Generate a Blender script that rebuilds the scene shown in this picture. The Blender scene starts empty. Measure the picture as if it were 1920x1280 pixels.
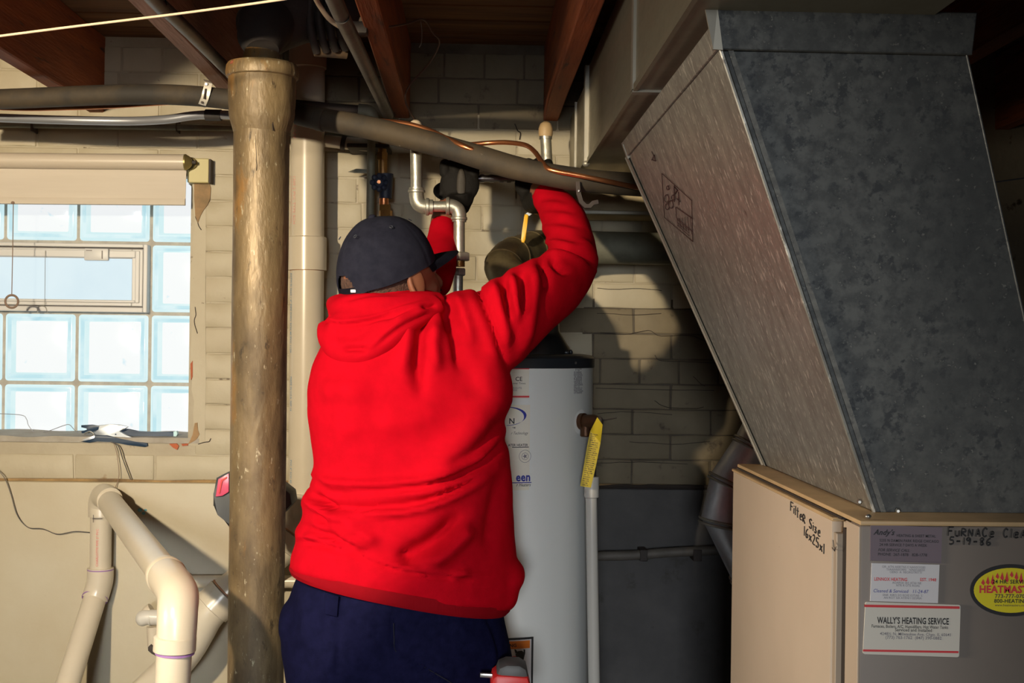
import bpy, bmesh, math, random
from mathutils import Vector, Matrix, noise
random.seed(7)
C = bpy.context.scene.collection
SC = bpy.context.scene
PI = math.pi
# ------------------------------------------------------------------ camera, world, lights, exposure
E = 1.5                                   # eye height above the floor
F = 2400.0                                # focal length in pixels of the 1920 wide frame
cam_d = bpy.data.cameras.new('camera'); cam_d.sensor_width = 36; cam_d.lens = F/1920*36
cam_d.clip_start = .05
cam = bpy.data.objects.new('camera', cam_d); C.objects.link(cam)
RC = Matrix.Rotation(math.radians(-1.79), 3, 'Z') @ Matrix.Rotation(PI/2, 3, 'X') @ Matrix.Rotation(math.radians(.75), 3, 'Z')
cam.matrix_world = Matrix.Translation((0, 0, E)) @ RC.to_4x4()
SC.camera = cam
w = bpy.data.worlds.new('world'); SC.world = w; w.use_nodes = True
w.node_tree.nodes['Background'].inputs[0].default_value = (.5, .6, .8, 1)
w.node_tree.nodes['Background'].inputs[1].default_value = .02
SC.view_settings.view_transform = 'Standard'; SC.view_settings.look = 'None'
SC.view_settings.gamma = 1; SC.view_settings.exposure = 0.0; SC.view_settings.use_curve_mapping = False

def lamp(name, kind, loc, target, energy, color, **kw):
    d = bpy.data.lights.new(name, kind); d.energy = energy; d.color = color
    for k, v in kw.items(): setattr(d, k, v)
    o = bpy.data.objects.new(name, d); C.objects.link(o); o.location = loc
    o.rotation_euler = (Vector(target) - Vector(loc)).to_track_quat('-Z', 'Y').to_euler()
    return o
# strong warm work light standing left of the photographer, its beam turned away from the furnace
lamp('work_light', 'SPOT', (-1.15, .3, E+.53), (-1.15+math.tan(math.radians(.5))*3, 3.3, E+.53-.32), 385, (1, .83, .58),
     spot_size=math.radians(60.5), spot_blend=.05, shadow_soft_size=.04)
# unseen fill lamps, added: warm one for the furnace side, dim one behind camera
lamp('side_fill_light', 'AREA', (-2.05, 1.30, E-.15), (.5, 1.85, E-.32), 6.5, (1, .88, .70), shape='RECTANGLE', size=.6, size_y=.4, spread=math.radians(62))
lamp('rear_fill_light', 'AREA', (-.3, -3.6, E+.15), (-.35, 2.6, E-1.0), 7.2, (.93, .97, 1), shape='RECTANGLE', size=.7, size_y=.7, spread=math.radians(36))

# ------------------------------------------------------------------ helpers
def P(px, py, D):
    v = RC @ Vector(((px-960)/F, -(py-640)/F, -1))
    return Vector((v.x/v.y*D, D, E + v.z/v.y*D))
def ray(px, py):
    return (RC @ Vector(((px-960)/F, -(py-640)/F, -1))).normalized()
def onplane(px, py, p0, n):
    d = ray(px, py); o = Vector((0, 0, E)); n = Vector(n)
    return o + d*((Vector(p0)-o).dot(n)/d.dot(n))
def topx(v):
    l = RC.transposed() @ (Vector(v)-Vector((0, 0, E)))
    return 960+F*l.x/-l.z, 640-F*l.y/-l.z
ORG = {}
def link(o, parent=None):
    C.objects.link(o)
    if parent is not None: o.parent = parent
def props(o, label=None, cat=None, group=None, kind=None):
    if label: o['label'] = label
    if cat: o['category'] = cat
    if group: o['group'] = group
    if kind: o['kind'] = kind
    return o
def thing(name, label, cat, loc, group=None):
    o = bpy.data.objects.new(name, None); link(o); o.location = loc; o.empty_display_size = .05
    ORG[o] = Vector(loc); return props(o, label, cat, group)
def obj(name, bm, m, parent=None, loc=None, smooth=True, label=None, cat=None, kind=None, group=None, recalc=True, angle=40):
    if recalc: bmesh.ops.recalc_face_normals(bm, faces=bm.faces)
    base = ORG[parent] if parent is not None else (Vector(loc) if loc is not None else Vector((0, 0, 0)))
    bmesh.ops.translate(bm, verts=bm.verts, vec=-base)
    me = bpy.data.meshes.new(name); bm.to_mesh(me); bm.free()
    for p in me.polygons: p.use_smooth = smooth
    if smooth and angle < 179:
        try: me.set_sharp_from_angle(angle=math.radians(angle))
        except Exception: pass
    for x in (m if isinstance(m, list) else [m]): me.materials.append(x)
    o = bpy.data.objects.new(name, me); link(o, parent)
    if parent is None: o.location = base
    ORG[o] = base
    return props(o, label, cat, group, kind)
B = bmesh.new
def box(bm, lo, hi, bev=0, seg=1, mi=0):
    lo, hi = Vector(lo), Vector(hi)
    r = bmesh.ops.create_cube(bm, size=1)
    vs = r['verts']
    bmesh.ops.scale(bm, verts=vs, vec=hi-lo); bmesh.ops.translate(bm, verts=vs, vec=(lo+hi)/2)
    fs = list({f for v in vs for f in v.link_faces})
    for f in fs: f.material_index = mi
    if bev:
        es = list({e for v in vs for e in v.link_edges})
        bmesh.ops.bevel(bm, geom=es, offset=bev, segments=seg, affect='EDGES', profile=.5)
    return bm
def rbox(lo, hi, bev=0, seg=1): return box(B(), lo, hi, bev, seg)
def catmull(pts, n=8):
    pts = [Vector(p) for p in pts]
    if len(pts) < 3: return pts
    out = []
    q = [pts[0]*2-pts[1]] + pts + [pts[-1]*2-pts[-2]]
    for i in range(1, len(q)-2):
        for k in range(n):
            t = k/n; a, b, c, d = q[i-1], q[i], q[i+1], q[i+2]
            out.append(.5*((2*b)+(c-a)*t+(2*a-5*b+4*c-d)*t*t+(3*b-a-3*c+d)*t**3))
    out.append(pts[-1]); return out
def tube(bm, pts, r, seg=16, cap=True, mi=0, hollow=0):
    pts = [Vector(p) for p in pts]; n = len(pts)
    rs = r if isinstance(r, (list, tuple)) else [r]*n
    if len(rs) != n:
        m = len(rs); rs = [rs[min(int(i/(n-1)*(m-1)), m-2)]*(1-(i/(n-1)*(m-1)-min(int(i/(n-1)*(m-1)), m-2))) + rs[min(int(i/(n-1)*(m-1)), m-2)+1]*(i/(n-1)*(m-1)-min(int(i/(n-1)*(m-1)), m-2)) for i in range(n)]
    t0 = (pts[1]-pts[0]).normalized()
    u = t0.cross(Vector((0, 0, 1)));  u = u if u.length > .1 else t0.cross(Vector((1, 0, 0))); u.normalize()
    rings = []
    for i, p in enumerate(pts):
        t = (pts[min(i+1, n-1)]-pts[max(i-1, 0)])
        t = t.normalized() if t.length > 1e-9 else t0
        u = (u - t*u.dot(t)).normalized(); v = t.cross(u)
        rings.append([bm.verts.new(p + (u*math.cos(a)+v*math.sin(a))*rs[i]) for a in [2*PI*k/seg for k in range(seg)]])
    for a, b in zip(rings, rings[1:]):
        for k in range(seg):
            f = bm.faces.new((a[k], a[(k+1) % seg], b[(k+1) % seg], b[k])); f.material_index = mi
    if cap:
        bm.faces.new(rings[0][::-1]).material_index = mi; bm.faces.new(rings[-1]).material_index = mi
    return bm
def rod(p, q, r, seg=16): return tube(B(), [p, q], r, seg)
def lathe(bm, base, axis, prof, seg=24, mi=0):
    """prof: list of (distance along axis, radius)"""
    ax = Vector(axis).normalized(); base = Vector(base)
    return tube_rings(bm, [(base+ax*h, r) for h, r in prof], ax, seg, mi)
def tube_rings(bm, pr, ax, seg, mi=0):
    u = ax.cross(Vector((0, 0, 1))); u = u if u.length > .1 else ax.cross(Vector((1, 0, 0))); u.normalize(); v = ax.cross(u)
    rings = [[bm.verts.new(p+(u*math.cos(2*PI*k/seg)+v*math.sin(2*PI*k/seg))*max(r, 1e-4)) for k in range(seg)] for p, r in pr]
    for a, b in zip(rings, rings[1:]):
        for k in range(seg):
            bm.faces.new((a[k], a[(k+1) % seg], b[(k+1) % seg], b[k])).material_index = mi
    bm.faces.new(rings[0][::-1]).material_index = mi; bm.faces.new(rings[-1]).material_index = mi
    return bm
def ell(bm, c, r, rot=None, seg=20):
    m = Matrix.Translation(Vector(c)) @ (rot.to_4x4() if rot is not None else Matrix.Identity(4)) @ Matrix.Diagonal((r[0], r[1], r[2], 1))
    bmesh.ops.create_uvsphere(bm, u_segments=seg, v_segments=seg//2+2, radius=1, matrix=m); return bm
def prism(bm, pts, vec, bev=0):
    """closed outline pts (3-D) pushed out along vec"""
    vec = Vector(vec)
    a = [bm.verts.new(p) for p in pts]; b = [bm.verts.new(Vector(p)+vec) for p in pts]
    n = len(a); fs = [bm.faces.new(a), bm.faces.new(b[::-1])]
    for k in range(n): fs.append(bm.faces.new((a[k], b[k], b[(k+1) % n], a[(k+1) % n])))
    if bev:
        bmesh.ops.bevel(bm, geom=list(fs[0].edges)+list(fs[1].edges), offset=bev, segments=2, affect='EDGES', profile=.5)
    return bm
def plate(px, D, th, bev=0, smoothn=0):
    pts = [P(x, y, D) for x, y in px]
    return prism(B(), pts, (0, th, 0), bev)
def remesh(bm, voxel, it=6, fac=.5):
    bmesh.ops.recalc_face_normals(bm, faces=bm.faces)
    me = bpy.data.meshes.new('tmp'); bm.to_mesh(me); bm.free()
    o = bpy.data.objects.new('tmp', me); C.objects.link(o)
    m = o.modifiers.new('r', 'REMESH'); m.mode = 'VOXEL'; m.voxel_size = voxel; m.adaptivity = 0
    if it:
        s = o.modifiers.new('s', 'SMOOTH'); s.factor = fac; s.iterations = it
    dg = bpy.context.evaluated_depsgraph_get(); dg.update()
    me2 = bpy.data.meshes.new_from_object(o.evaluated_get(dg))
    b = B(); b.from_mesh(me2)
    bpy.data.objects.remove(o); bpy.data.meshes.remove(me); bpy.data.meshes.remove(me2)
    return b
_tc = {}
def text_bm(s, size=1.0, align='LEFT', shear=0, bold=0, jitter=0, xs=1.0):
    cu = bpy.data.curves.new('txt', 'FONT'); cu.body = s; cu.size = size; cu.align_x = align; cu.shear = shear; cu.offset = bold*size
    cu.resolution_u = 2; cu.space_character = 1.05
    o = bpy.data.objects.new('txt', cu); C.objects.link(o)
    dg = bpy.context.evaluated_depsgraph_get(); dg.update()
    me = bpy.data.meshes.new_from_object(o.evaluated_get(dg))
    b = B(); b.from_mesh(me)
    bpy.data.objects.remove(o); bpy.data.curves.remove(cu); bpy.data.meshes.remove(me)
    for v in b.verts:
        v.co.x *= xs
        if jitter: v.co.y += jitter*size*math.sin(v.co.x/size*2.3+len(s)); v.co.x += jitter*.4*size*math.sin(v.co.y/size*5)
    return b
def mapped(bm, f):
    for v in bm.verts: v.co = f(v.co.x, v.co.y)
    return bm
def merge(bms):
    out = B()
    for b in bms:
        me = bpy.data.meshes.new('t'); b.to_mesh(me); b.free(); out.from_mesh(me); bpy.data.meshes.remove(me)
    return out

# ------------------------------------------------------------------ materials
M = {}
def mat(name, col, rough=.6, metal=0, col2=None, nscale=8, contrast=(.35, .65), bump=0, bscale=60, stretch=(1, 1, 1),
        spots=None, emit=None, estr=1, spec=None, coat=0, sheen=0, vor=False, detail=6, rough2=None, obj_coord=True, trans=0):
    m = bpy.data.materials.new(name); m.use_nodes = True; nt = m.node_tree; n = nt.nodes; L = nt.links
    b = n['Principled BSDF']
    b.inputs['Base Color'].default_value = (*col, 1); b.inputs['Roughness'].default_value = rough; b.inputs['Metallic'].default_value = metal
    if spec is not None: b.inputs['Specular IOR Level'].default_value = spec
    if coat: b.inputs['Coat Weight'].default_value = coat; b.inputs['Coat Roughness'].default_value = .2
    if sheen: b.inputs['Sheen Weight'].default_value = sheen; b.inputs['Sheen Roughness'].default_value = .5
    if trans: b.inputs['Transmission Weight'].default_value = trans
    geo = n.new('ShaderNodeNewGeometry'); mp = n.new('ShaderNodeMapping'); mp.inputs['Scale'].default_value = stretch
    L.new(geo.outputs['Position'], mp.inputs['Vector'])
    color = None
    if col2 is not None:
        t = n.new('ShaderNodeTexVoronoi' if vor else 'ShaderNodeTexNoise'); t.inputs['Scale'].default_value = nscale
        if not vor: t.inputs['Detail'].default_value = detail; t.inputs['Roughness'].default_value = .62
        L.new(mp.outputs[0], t.inputs['Vector'])
        r = n.new('ShaderNodeValToRGB'); r.color_ramp.elements[0].position = contrast[0]; r.color_ramp.elements[1].position = contrast[1]
        r.color_ramp.elements[0].color = (*col, 1); r.color_ramp.elements[1].color = (*col2, 1)
        L.new(t.outputs['Color' if vor else 'Fac'], r.inputs[0]); color = r.outputs[0]
        if rough2 is not None:
            mr = n.new('ShaderNodeMapRange'); mr.inputs[1].default_value = contrast[0]; mr.inputs[2].default_value = contrast[1]
            mr.inputs[3].default_value = rough; mr.inputs[4].default_value = rough2
            L.new(t.outputs['Color' if vor else 'Fac'], mr.inputs[0]); L.new(mr.outputs[0], b.inputs['Roughness'])
    for sp in (spots or []):   # (colour, scale, low, high)
        t = n.new('ShaderNodeTexNoise'); t.inputs['Scale'].default_value = sp[1]; t.inputs['Detail'].default_value = 8; t.inputs['Roughness'].default_value = .65
        L.new(mp.outputs[0], t.inputs['Vector'])
        r = n.new('ShaderNodeValToRGB'); r.color_ramp.elements[0].position = sp[2]; r.color_ramp.elements[1].position = sp[3]
        L.new(t.outputs['Fac'], r.inputs[0])
        mx = n.new('ShaderNodeMix'); mx.data_type = 'RGBA'; L.new(r.outputs[0], mx.inputs['Factor'])
        if color is None: mx.inputs['A'].default_value = (*col, 1)
        else: L.new(color, mx.inputs['A'])
        mx.inputs['B'].default_value = (*sp[0], 1); color = mx.outputs['Result']
    if color is not None: L.new(color, b.inputs['Base Color'])
    if bump:
        t = n.new('ShaderNodeTexNoise'); t.inputs['Scale'].default_value = bscale; t.inputs['Detail'].default_value = 6
        L.new(mp.outputs[0], t.inputs['Vector'])
        bp = n.new('ShaderNodeBump'); bp.inputs['Strength'].default_value = bump; bp.inputs['Distance'].default_value = .004
        L.new(t.outputs['Fac'], bp.inputs['Height']); L.new(bp.outputs[0], b.inputs['Normal'])
    if emit is not None:
        b.inputs['Emission Color'].default_value = (*emit, 1); b.inputs['Emission Strength'].default_value = estr
    M[name] = m; return m
def srgb(r, g, b):
    f = lambda c: (c/255/12.92) if c <= 10 else ((c/255+.055)/1.055)**2.4
    return (f(r), f(g), f(b))
mat('painted_brick', (.45, .40, .29), .55, col2=(.40, .345, .24), nscale=5, bump=.35, bscale=45,
    spots=[((.28, .19, .10), 14, .66, .74), ((.10, .07, .05), 60, .70, .74)])
mat('painted_mortar', (.42, .37, .27), .6, col2=(.36, .31, .22), nscale=6, bump=.4, bscale=60, spots=[((.10, .07, .04), 16, .60, .66)])
mat('dirty_shaded_brick', (.22, .18, .115), .7, col2=(.15, .12, .075), nscale=4, bump=.4, bscale=45, spots=[((.06, .045, .03), 16, .6, .7)])  # dirt plus painted-in shade, used low on the right and between the joists
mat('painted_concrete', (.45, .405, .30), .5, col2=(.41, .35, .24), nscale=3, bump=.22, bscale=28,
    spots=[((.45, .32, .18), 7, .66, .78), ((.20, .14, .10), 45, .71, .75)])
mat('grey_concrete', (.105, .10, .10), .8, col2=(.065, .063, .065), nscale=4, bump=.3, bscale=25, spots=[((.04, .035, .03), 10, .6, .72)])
mat('ledge_dirt', (.42, .27, .11), .8, col2=(.16, .10, .05), nscale=14)
mat('bare_brick_chip', (.35, .22, .11), .85, col2=(.22, .15, .08), nscale=20, bump=.5, bscale=80)
mat('red_brick_chip', (.45, .12, .05), .85, col2=(.35, .09, .04), nscale=30, bump=.4)
mat('joist_wood', (.20, .045, .012), .7, col2=(.34, .085, .020), nscale=6, stretch=(6, .5, 6), bump=.4, bscale=30, spots=[((.03, .015, .01), 9, .58, .7)])
mat('joist_pale', (.42, .22, .16), .7, col2=(.30, .14, .09), nscale=8, stretch=(6, .5, 6), bump=.4, bscale=30, spots=[((.04, .02, .015), 9, .6, .7)])
mat('plank_wood', (.10, .04, .015), .75, col2=(.20, .09, .03), nscale=5, stretch=(.6, 5, 1), bump=.3, bscale=30)
mat('floor_concrete', (.12, .11, .10), .7, col2=(.09, .08, .07), nscale=3, bump=.2, bscale=20)
mat('dark_wall', (.05, .048, .045), .9)
mat('window_mortar', (.42, .38, .32), .8, col2=(.32, .29, .25), nscale=30, bump=.4, bscale=90)
mat('sill_mortar', (.38, .35, .30), .8, col2=(.30, .27, .22), nscale=18, bump=.5, bscale=50)
mat('vent_vinyl', (.60, .60, .60), .4)
mat('vinyl_groove', (.20, .18, .17), .6)
mat('shade_fabric', (.58, .52, .44), .7, col2=(.54, .48, .40), nscale=3, stretch=(1, 1, 14))
mat('shade_tube', (.56, .49, .40), .35)
mat('old_brass', (.30, .24, .10), .4, .7)
mat('block_wood', (.48, .42, .19), .5)
mat('cord', (.22, .15, .11), .7)
mat('cast_iron', (.23, .165, .085), .44, .2, col2=(.085, .058, .030), nscale=9, stretch=(1, 1, .4), contrast=(.40, .66), bump=.6, bscale=80,
    spots=[((.32, .15, .03), 5, .60, .70), ((.05, .035, .02), 48, .60, .68), ((.10, .065, .03), 15, .58, .72), ((.45, .40, .28), 110, .62, .70)], rough2=.62)
mat('dark_iron', (.035, .03, .028), .7, .2, col2=(.06, .045, .04), nscale=10, bump=.4, bscale=40)
mat('black_pipe', (.06, .056, .055), .45, .3, col2=(.11, .10, .10), nscale=14, bump=.2, bscale=60)
mat('foam', (.026, .022, .018), .75, col2=(.070, .050, .028), nscale=9, bump=.25, bscale=35, spots=[((.28, .24, .18), 40, .70, .76)])
mat('grey_pipe', (.30, .31, .34), .38, .5)
mat('copper', (.72, .30, .13), .3, .9, col2=(.50, .18, .08), nscale=12)
mat('galvanized_pipe', (.50, .49, .42), .36, .75, col2=(.34, .33, .28), nscale=40, bump=.2, bscale=120, rough2=.5)
mat('cream_cable', (.62, .50, .36), .6)
mat('brown_wire', (.10, .05, .035), .6)
mat('pvc', (.62, .555, .45), .28, col2=(.56, .50, .39), nscale=4, coat=.15, spots=[((.50, .36, .22), 6, .66, .8)])
mat('pvc_white', (.62, .60, .55), .3, coat=.15)
mat('primer', (.30, .16, .40), .5)
mat('rust_ring', (.40, .20, .10), .6)
mat('red_print', (.75, .18, .18), .6); mat('pink_print', (.78, .38, .33), .6); mat('blue_print', (.12, .30, .50), .6); mat('black_print', (.02, .02, .022), .6)
mat('navy_print', (.02, .03, .30), .6); mat('grey_print', (.22, .21, .24), .7); mat('dim_print', (.32, .29, .30), .7)
mat('pencil', (.08, .06, .06), .7)
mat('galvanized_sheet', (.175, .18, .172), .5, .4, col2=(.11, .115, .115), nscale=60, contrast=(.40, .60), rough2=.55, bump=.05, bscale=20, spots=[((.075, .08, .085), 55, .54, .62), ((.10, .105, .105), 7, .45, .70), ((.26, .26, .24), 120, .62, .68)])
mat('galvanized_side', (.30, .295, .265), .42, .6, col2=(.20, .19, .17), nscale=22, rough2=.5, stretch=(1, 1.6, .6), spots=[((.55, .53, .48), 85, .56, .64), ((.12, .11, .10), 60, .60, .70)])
mat('duct_dull', (.36, .33, .25), .38, .75, col2=(.26, .24, .18), nscale=7, rough2=.5, stretch=(1, .6, 2))
mat('bright_duct', (.72, .75, .80), .30, .60, col2=(.52, .54, .58), nscale=14, rough2=.45)  # lighter and bluish to paint in reflected window light
mat('seam_metal', (.34, .32, .27), .45, .6)
mat('furnace_tan', (.52, .42, .32), .5, col2=(.48, .385, .29), nscale=3, spots=[((.30, .20, .12), 60, .72, .75)])
mat('furnace_tan_shaded', (.18, .148, .125), .5, col2=(.155, .13, .11), nscale=4)  # same tan as the side, darkened to paint the front in shade
mat('furnace_trim', (.55, .38, .20), .5, col2=(.42, .29, .15), nscale=10)
mat('gap_dark', (.03, .022, .018), .8)
mat('tank_white', (.80, .82, .80), .28, coat=.3)
mat('tank_cap', (.02, .024, .03), .4)
mat('paper', (.80, .76, .66), .6); mat('paper_white', (.72, .70, .72), .6); mat('paper_mauve', (.20, .155, .185), .6); mat('paper_gloss', (.72, .68, .60), .35)
mat('red_ink', (.70, .05, .06), .5); mat('orange_ink', (.85, .22, .02), .5)
mat('sticker_yellow', (.80, .68, .02), .5); mat('tag_yellow', (.70, .52, .03), .6)
mat('brass', (.42, .24, .07), .4, .7, col2=(.25, .13, .05), nscale=30, bump=.3)
mat('bronze_dark', (.16, .07, .03), .45, .6, col2=(.09, .04, .02), nscale=20)
mat('valve_blue', (.02, .03, .06), .5); mat('handle_yellow', (.90, .48, .02), .4)
mat('steel', (.42, .41, .38), .35, .85)
mat('chrome_dark', (.22, .22, .24), .28, .9)
mat('flue_black', (.02, .02, .02), .35, .4, coat=.2)
mat('flue_brown', (.20, .16, .08), .42, .6, col2=(.07, .05, .03), nscale=10, rough2=.5)
mat('flue_grey', (.25, .25, .19), .6, .35, col2=(.14, .13, .10), nscale=8, bump=.2)
mat('hoodie_red', (.45, .0020, .011), .9, col2=(.39, .0018, .009), nscale=40, bump=.12, bscale=500, spec=.04)
mat('rib_red', (.42, .0035, .013), .85, bump=.15, bscale=260, stretch=(1, 1, .15), spec=.15)
mat('navy_cloth', (.0045, .005, .022), .9, col2=(.007, .0075, .032), nscale=60, bump=.2, bscale=400, spec=.03)
mat('cap_cloth', (.011, .012, .022), .9, col2=(.018, .019, .032), nscale=50, bump=.15, bscale=500, spec=.1)
mat('glove_black', (.010, .009, .008), .7, bump=.4, bscale=90, spec=.15); mat('glove_grey', (.045, .038, .03), .7, bump=.4, bscale=90)
mat('skin', (.20, .075, .038), .6); mat('hair', (.05, .025, .018), .9, col2=(.10, .05, .035), nscale=120, bump=1.0, bscale=250)
mat('shoe', (.02, .02, .02), .6)
mat('clamp_steel', (.55, .60, .66), .35, .5); mat('clamp_blue', (.012, .035, .075), .4); mat('clamp_pale', (.50, .75, .82), .5)
mat('tool_pink', (.62, .08, .16), .35, coat=.4); mat('tool_grey', (.06, .065, .07), .5); mat('tool_red', (.55, .02, .02), .4)

def glass_mat(name, col, col2, sc, lo, hi, strength):
    m = bpy.data.materials.new(name); m.use_nodes = True; nt = m.node_tree; n = nt.nodes; L = nt.links; b = n['Principled BSDF']
    b.inputs['Base Color'].default_value = (.1, .12, .13, 1); b.inputs['Roughness'].default_value = .12
    t = n.new('ShaderNodeTexNoise'); t.inputs['Scale'].default_value = sc; t.inputs['Detail'].default_value = 5
    g = n.new('ShaderNodeNewGeometry'); L.new(g.outputs['Position'], t.inputs['Vector'])
    r = n.new('ShaderNodeValToRGB'); r.color_ramp.elements[0].position = lo; r.color_ramp.elements[1].position = hi
    r.color_ramp.elements[0].color = (*col, 1); r.color_ramp.elements[1].color = (*col2, 1)
    L.new(t.outputs['Fac'], r.inputs[0]); L.new(r.outputs[0], b.inputs['Emission Color']); b.inputs['Emission Strength'].default_value = strength
    M[name] = m
glass_mat('glass_lit', (.84, .86, .87), (.55, .74, .82), 34, .66, .76, 1.0)
glass_mat('glass_rim', (.58, .80, .84), (.70, .86, .88), 8, .4, .6, .95)
glass_mat('glass_bevel', (.46, .72, .80), (.66, .84, .88), 12, .4, .6, .95)
glass_mat('vent_pane_lit', (.58, .72, .80), (.64, .77, .83), 4, .4, .6, 1.0)

# ------------------------------------------------------------------ THE SETTING
YW = 3.43                                    # front of the brick face
ZL = E-.385                                  # top of the concrete base
FLx0, FLx1, FLy0 = -2.2, 2.2, -4.5
obj('floor', rbox((FLx0, FLy0, -.06), (FLx1, YW+.2, 0)), M['floor_concrete'], kind='structure', smooth=False)
obj('wall_left', rbox((FLx0-.1, FLy0, 0), (FLx0, YW+.2, 2.35)), M['grey_concrete'], kind='structure', smooth=False)
obj('wall_right', rbox((FLx1, FLy0, 0), (FLx1+.1, YW+.2, 2.35)), M['dark_wall'], kind='structure', smooth=False)
obj('wall_near', rbox((FLx0, FLy0-.1, 0), (FLx1, FLy0, 2.35)), M['dark_wall'], kind='structure', smooth=False)
# far wall: a core with the window opening, bricks in front of it
wx0, wx1, wz0, wz1 = -1.70, -.752, E-.272, E+.428
bm = B()
for lo, hi in (((FLx0, YW+.0018, ZL), (wx0, YW+.06, 2.35)), ((wx1, YW+.0018, ZL), (FLx1, YW+.06, 2.35)),
               ((wx0, YW+.0018, ZL), (wx1, YW+.06, wz0)), ((wx0, YW+.0018, wz1), (wx1, YW+.06, 2.35))): box(bm, lo, hi)
wall = obj('wall_far', bm, M['painted_mortar'], kind='structure', smooth=False)
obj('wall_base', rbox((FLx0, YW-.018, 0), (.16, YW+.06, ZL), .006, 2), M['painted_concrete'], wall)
obj('wall_base', rbox((.16, YW-.018, 0), (FLx1, YW+.06, ZL-.005), .006, 2), M['grey_concrete'], wall)  # right part in darker grey concrete, partly painted-in shade
bm = B()
pts = [Vector((-2.2+i*.06, YW-.006, ZL+.0015)) for i in range(74)]
for i, p in enumerate(pts): p.z += .0035*noise.noise(p*9)
tube(bm, pts, .0055, 6); obj('dirt_line', bm, M['ledge_dirt'], wall)
def brick_mesh(L, seed):
    rnd = random.Random(seed); b = rbox((-L/2, 0, -.0328), (L/2, .024, .0328), .0035, 2)
    bmesh.ops.subdivide_edges(b, edges=[e for e in b.edges if e.calc_length() > .06], cuts=3)
    for v in b.verts: v.co += Vector((rnd.uniform(-1, 1)*.0011, rnd.uniform(-1, 1)*.0007, rnd.uniform(-1, 1)*.0013))
    me = bpy.data.meshes.new('brick'); b.to_mesh(me); b.free(); me.materials.append(M['painted_brick'])
    for p in me.polygons: p.use_smooth = True
    me.set_sharp_from_angle(angle=math.radians(50)); return me
full = [brick_mesh(.2085, i) for i in range(5)]; half = [brick_mesh(.1035, 20+i) for i in range(4)]
shaded = {}
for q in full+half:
    d_ = q.copy(); d_.name = 'brick'; d_.materials.clear(); d_.materials.append(M['dirty_shaded_brick']); shaded[q] = d_
CH = .0677
def put_brick(me, x, z):
    me = shaded[me] if (x > .28 and z < E+.10 + .02*math.sin(x*17)) or (x > -.62 and z > E+.60) else me; o = bpy.data.objects.new('brick', me); link(o, wall); o.location = (x, YW+random.uniform(-.0012, .0000), z)
    o.rotation_euler = (random.uniform(-.008, .008), random.uniform(-.006, .006), random.uniform(-.006, .006))
nb = 0
for c in range(17):
    z = ZL+.004+CH*(c+.5)
    if z > 2.27: break
    header = c % 6 == 4
    x = -1.47 + (.1035 if c % 2 else 0)
    while x < 1.02:
        L = .098 if header else .203
        cx = x+L/2; step = L+.009
        inwin = (x < wx1+.016) and (wz0-.02 < z < wz1+.03)
        part = x < wx1+.016 and x+L > wx1+.016 and (wz0-.02 < z < wz1+.03)
        if part and not header and x+L-(wx1+.016) > .1:
            put_brick(half[nb % 4], x+L-.049, z); nb += 1
        elif not inwin:
            put_brick((half if header else full)[random.randrange(4)], cx, z); nb += 1
        x += step
# ragged plaster edge of the window opening, bare chips beside it
edge = [(353, 344), (362, 352), (366, 366), (362, 390), (366, 420), (361, 452), (362, 480), (357, 503), (360, 520), (356, 560), (358, 586), (361, 600),
        (358, 640), (357, 672), (361, 700), (359, 730), (364, 752), (362, 775), (363, 795), (365, 812), (362, 826), (352, 834)]
outer = [(384, 838), (386, 700), (385, 560), (386, 430), (386, 340)]
obj('plaster_edge', prism(B(), [P(x, y, YW-.002) for x, y in edge+outer], (0, .062, 0)), M['painted_brick'], wall, smooth=False)
chip = [(364, 345), (392, 343), (395, 352), (394, 372), (389, 384), (382, 393), (376, 404), (371, 418), (366, 404), (364, 372)]
obj('bare_chip', prism(B(), [P(x, y, YW-.005) for x, y in chip], (0, .006, 0)), M['bare_brick_chip'], wall, smooth=False)
chip = [(365, 793), (370, 792), (371, 806), (374, 814), (368, 824), (360, 829), (352, 833), (356, 826), (361, 815)]
obj('bare_chip', prism(B(), [P(x, y, YW-.005) for x, y in chip], (0, .006, 0)), M['bare_brick_chip'], wall, smooth=False)
for ch in ([(317, 832), (331, 831), (335, 836), (332, 843), (324, 839)], [(340, 832), (353, 831), (352, 835), (342, 836)], [(357, 682), (361, 676), (361, 706), (358, 712)]):
    obj('red_chip', prism(B(), [P(x, y, YW-.0045) for x, y in ch], (0, .006, 0)), M['red_brick_chip'], wall, smooth=False)
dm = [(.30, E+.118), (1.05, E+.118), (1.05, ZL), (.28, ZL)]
obj('shade_coat', prism(B(), [Vector((x_, YW+.0014, z_)) for x_, z_ in dm], (0, .0007, 0)), mat('joint_shade', (.12, .10, .07), .8, col2=(.07, .055, .04), nscale=12, bump=.4), wall, smooth=False)  # darkens the joints to carry the shade painted on the bricks
obj('shade_coat', rbox((-.62, YW+.0014, E+.606), (1.05, YW+.0022, E+.80)), M['joint_shade'], wall, smooth=False)  # second dark sheet, paints shade into the joints between the joists
for x_, y_, r_ in ((262, 956, .006), (269, 962, .005), (273, 956, .004)): obj('paint_spot', ell(B(), P(x_, y_, YW-.018), (r_, .0008, r_*.8), seg=12), mat('blue_paint', (.10, .28, .34), .5) if 'blue_paint' not in M else M['blue_paint'], wall)
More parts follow.
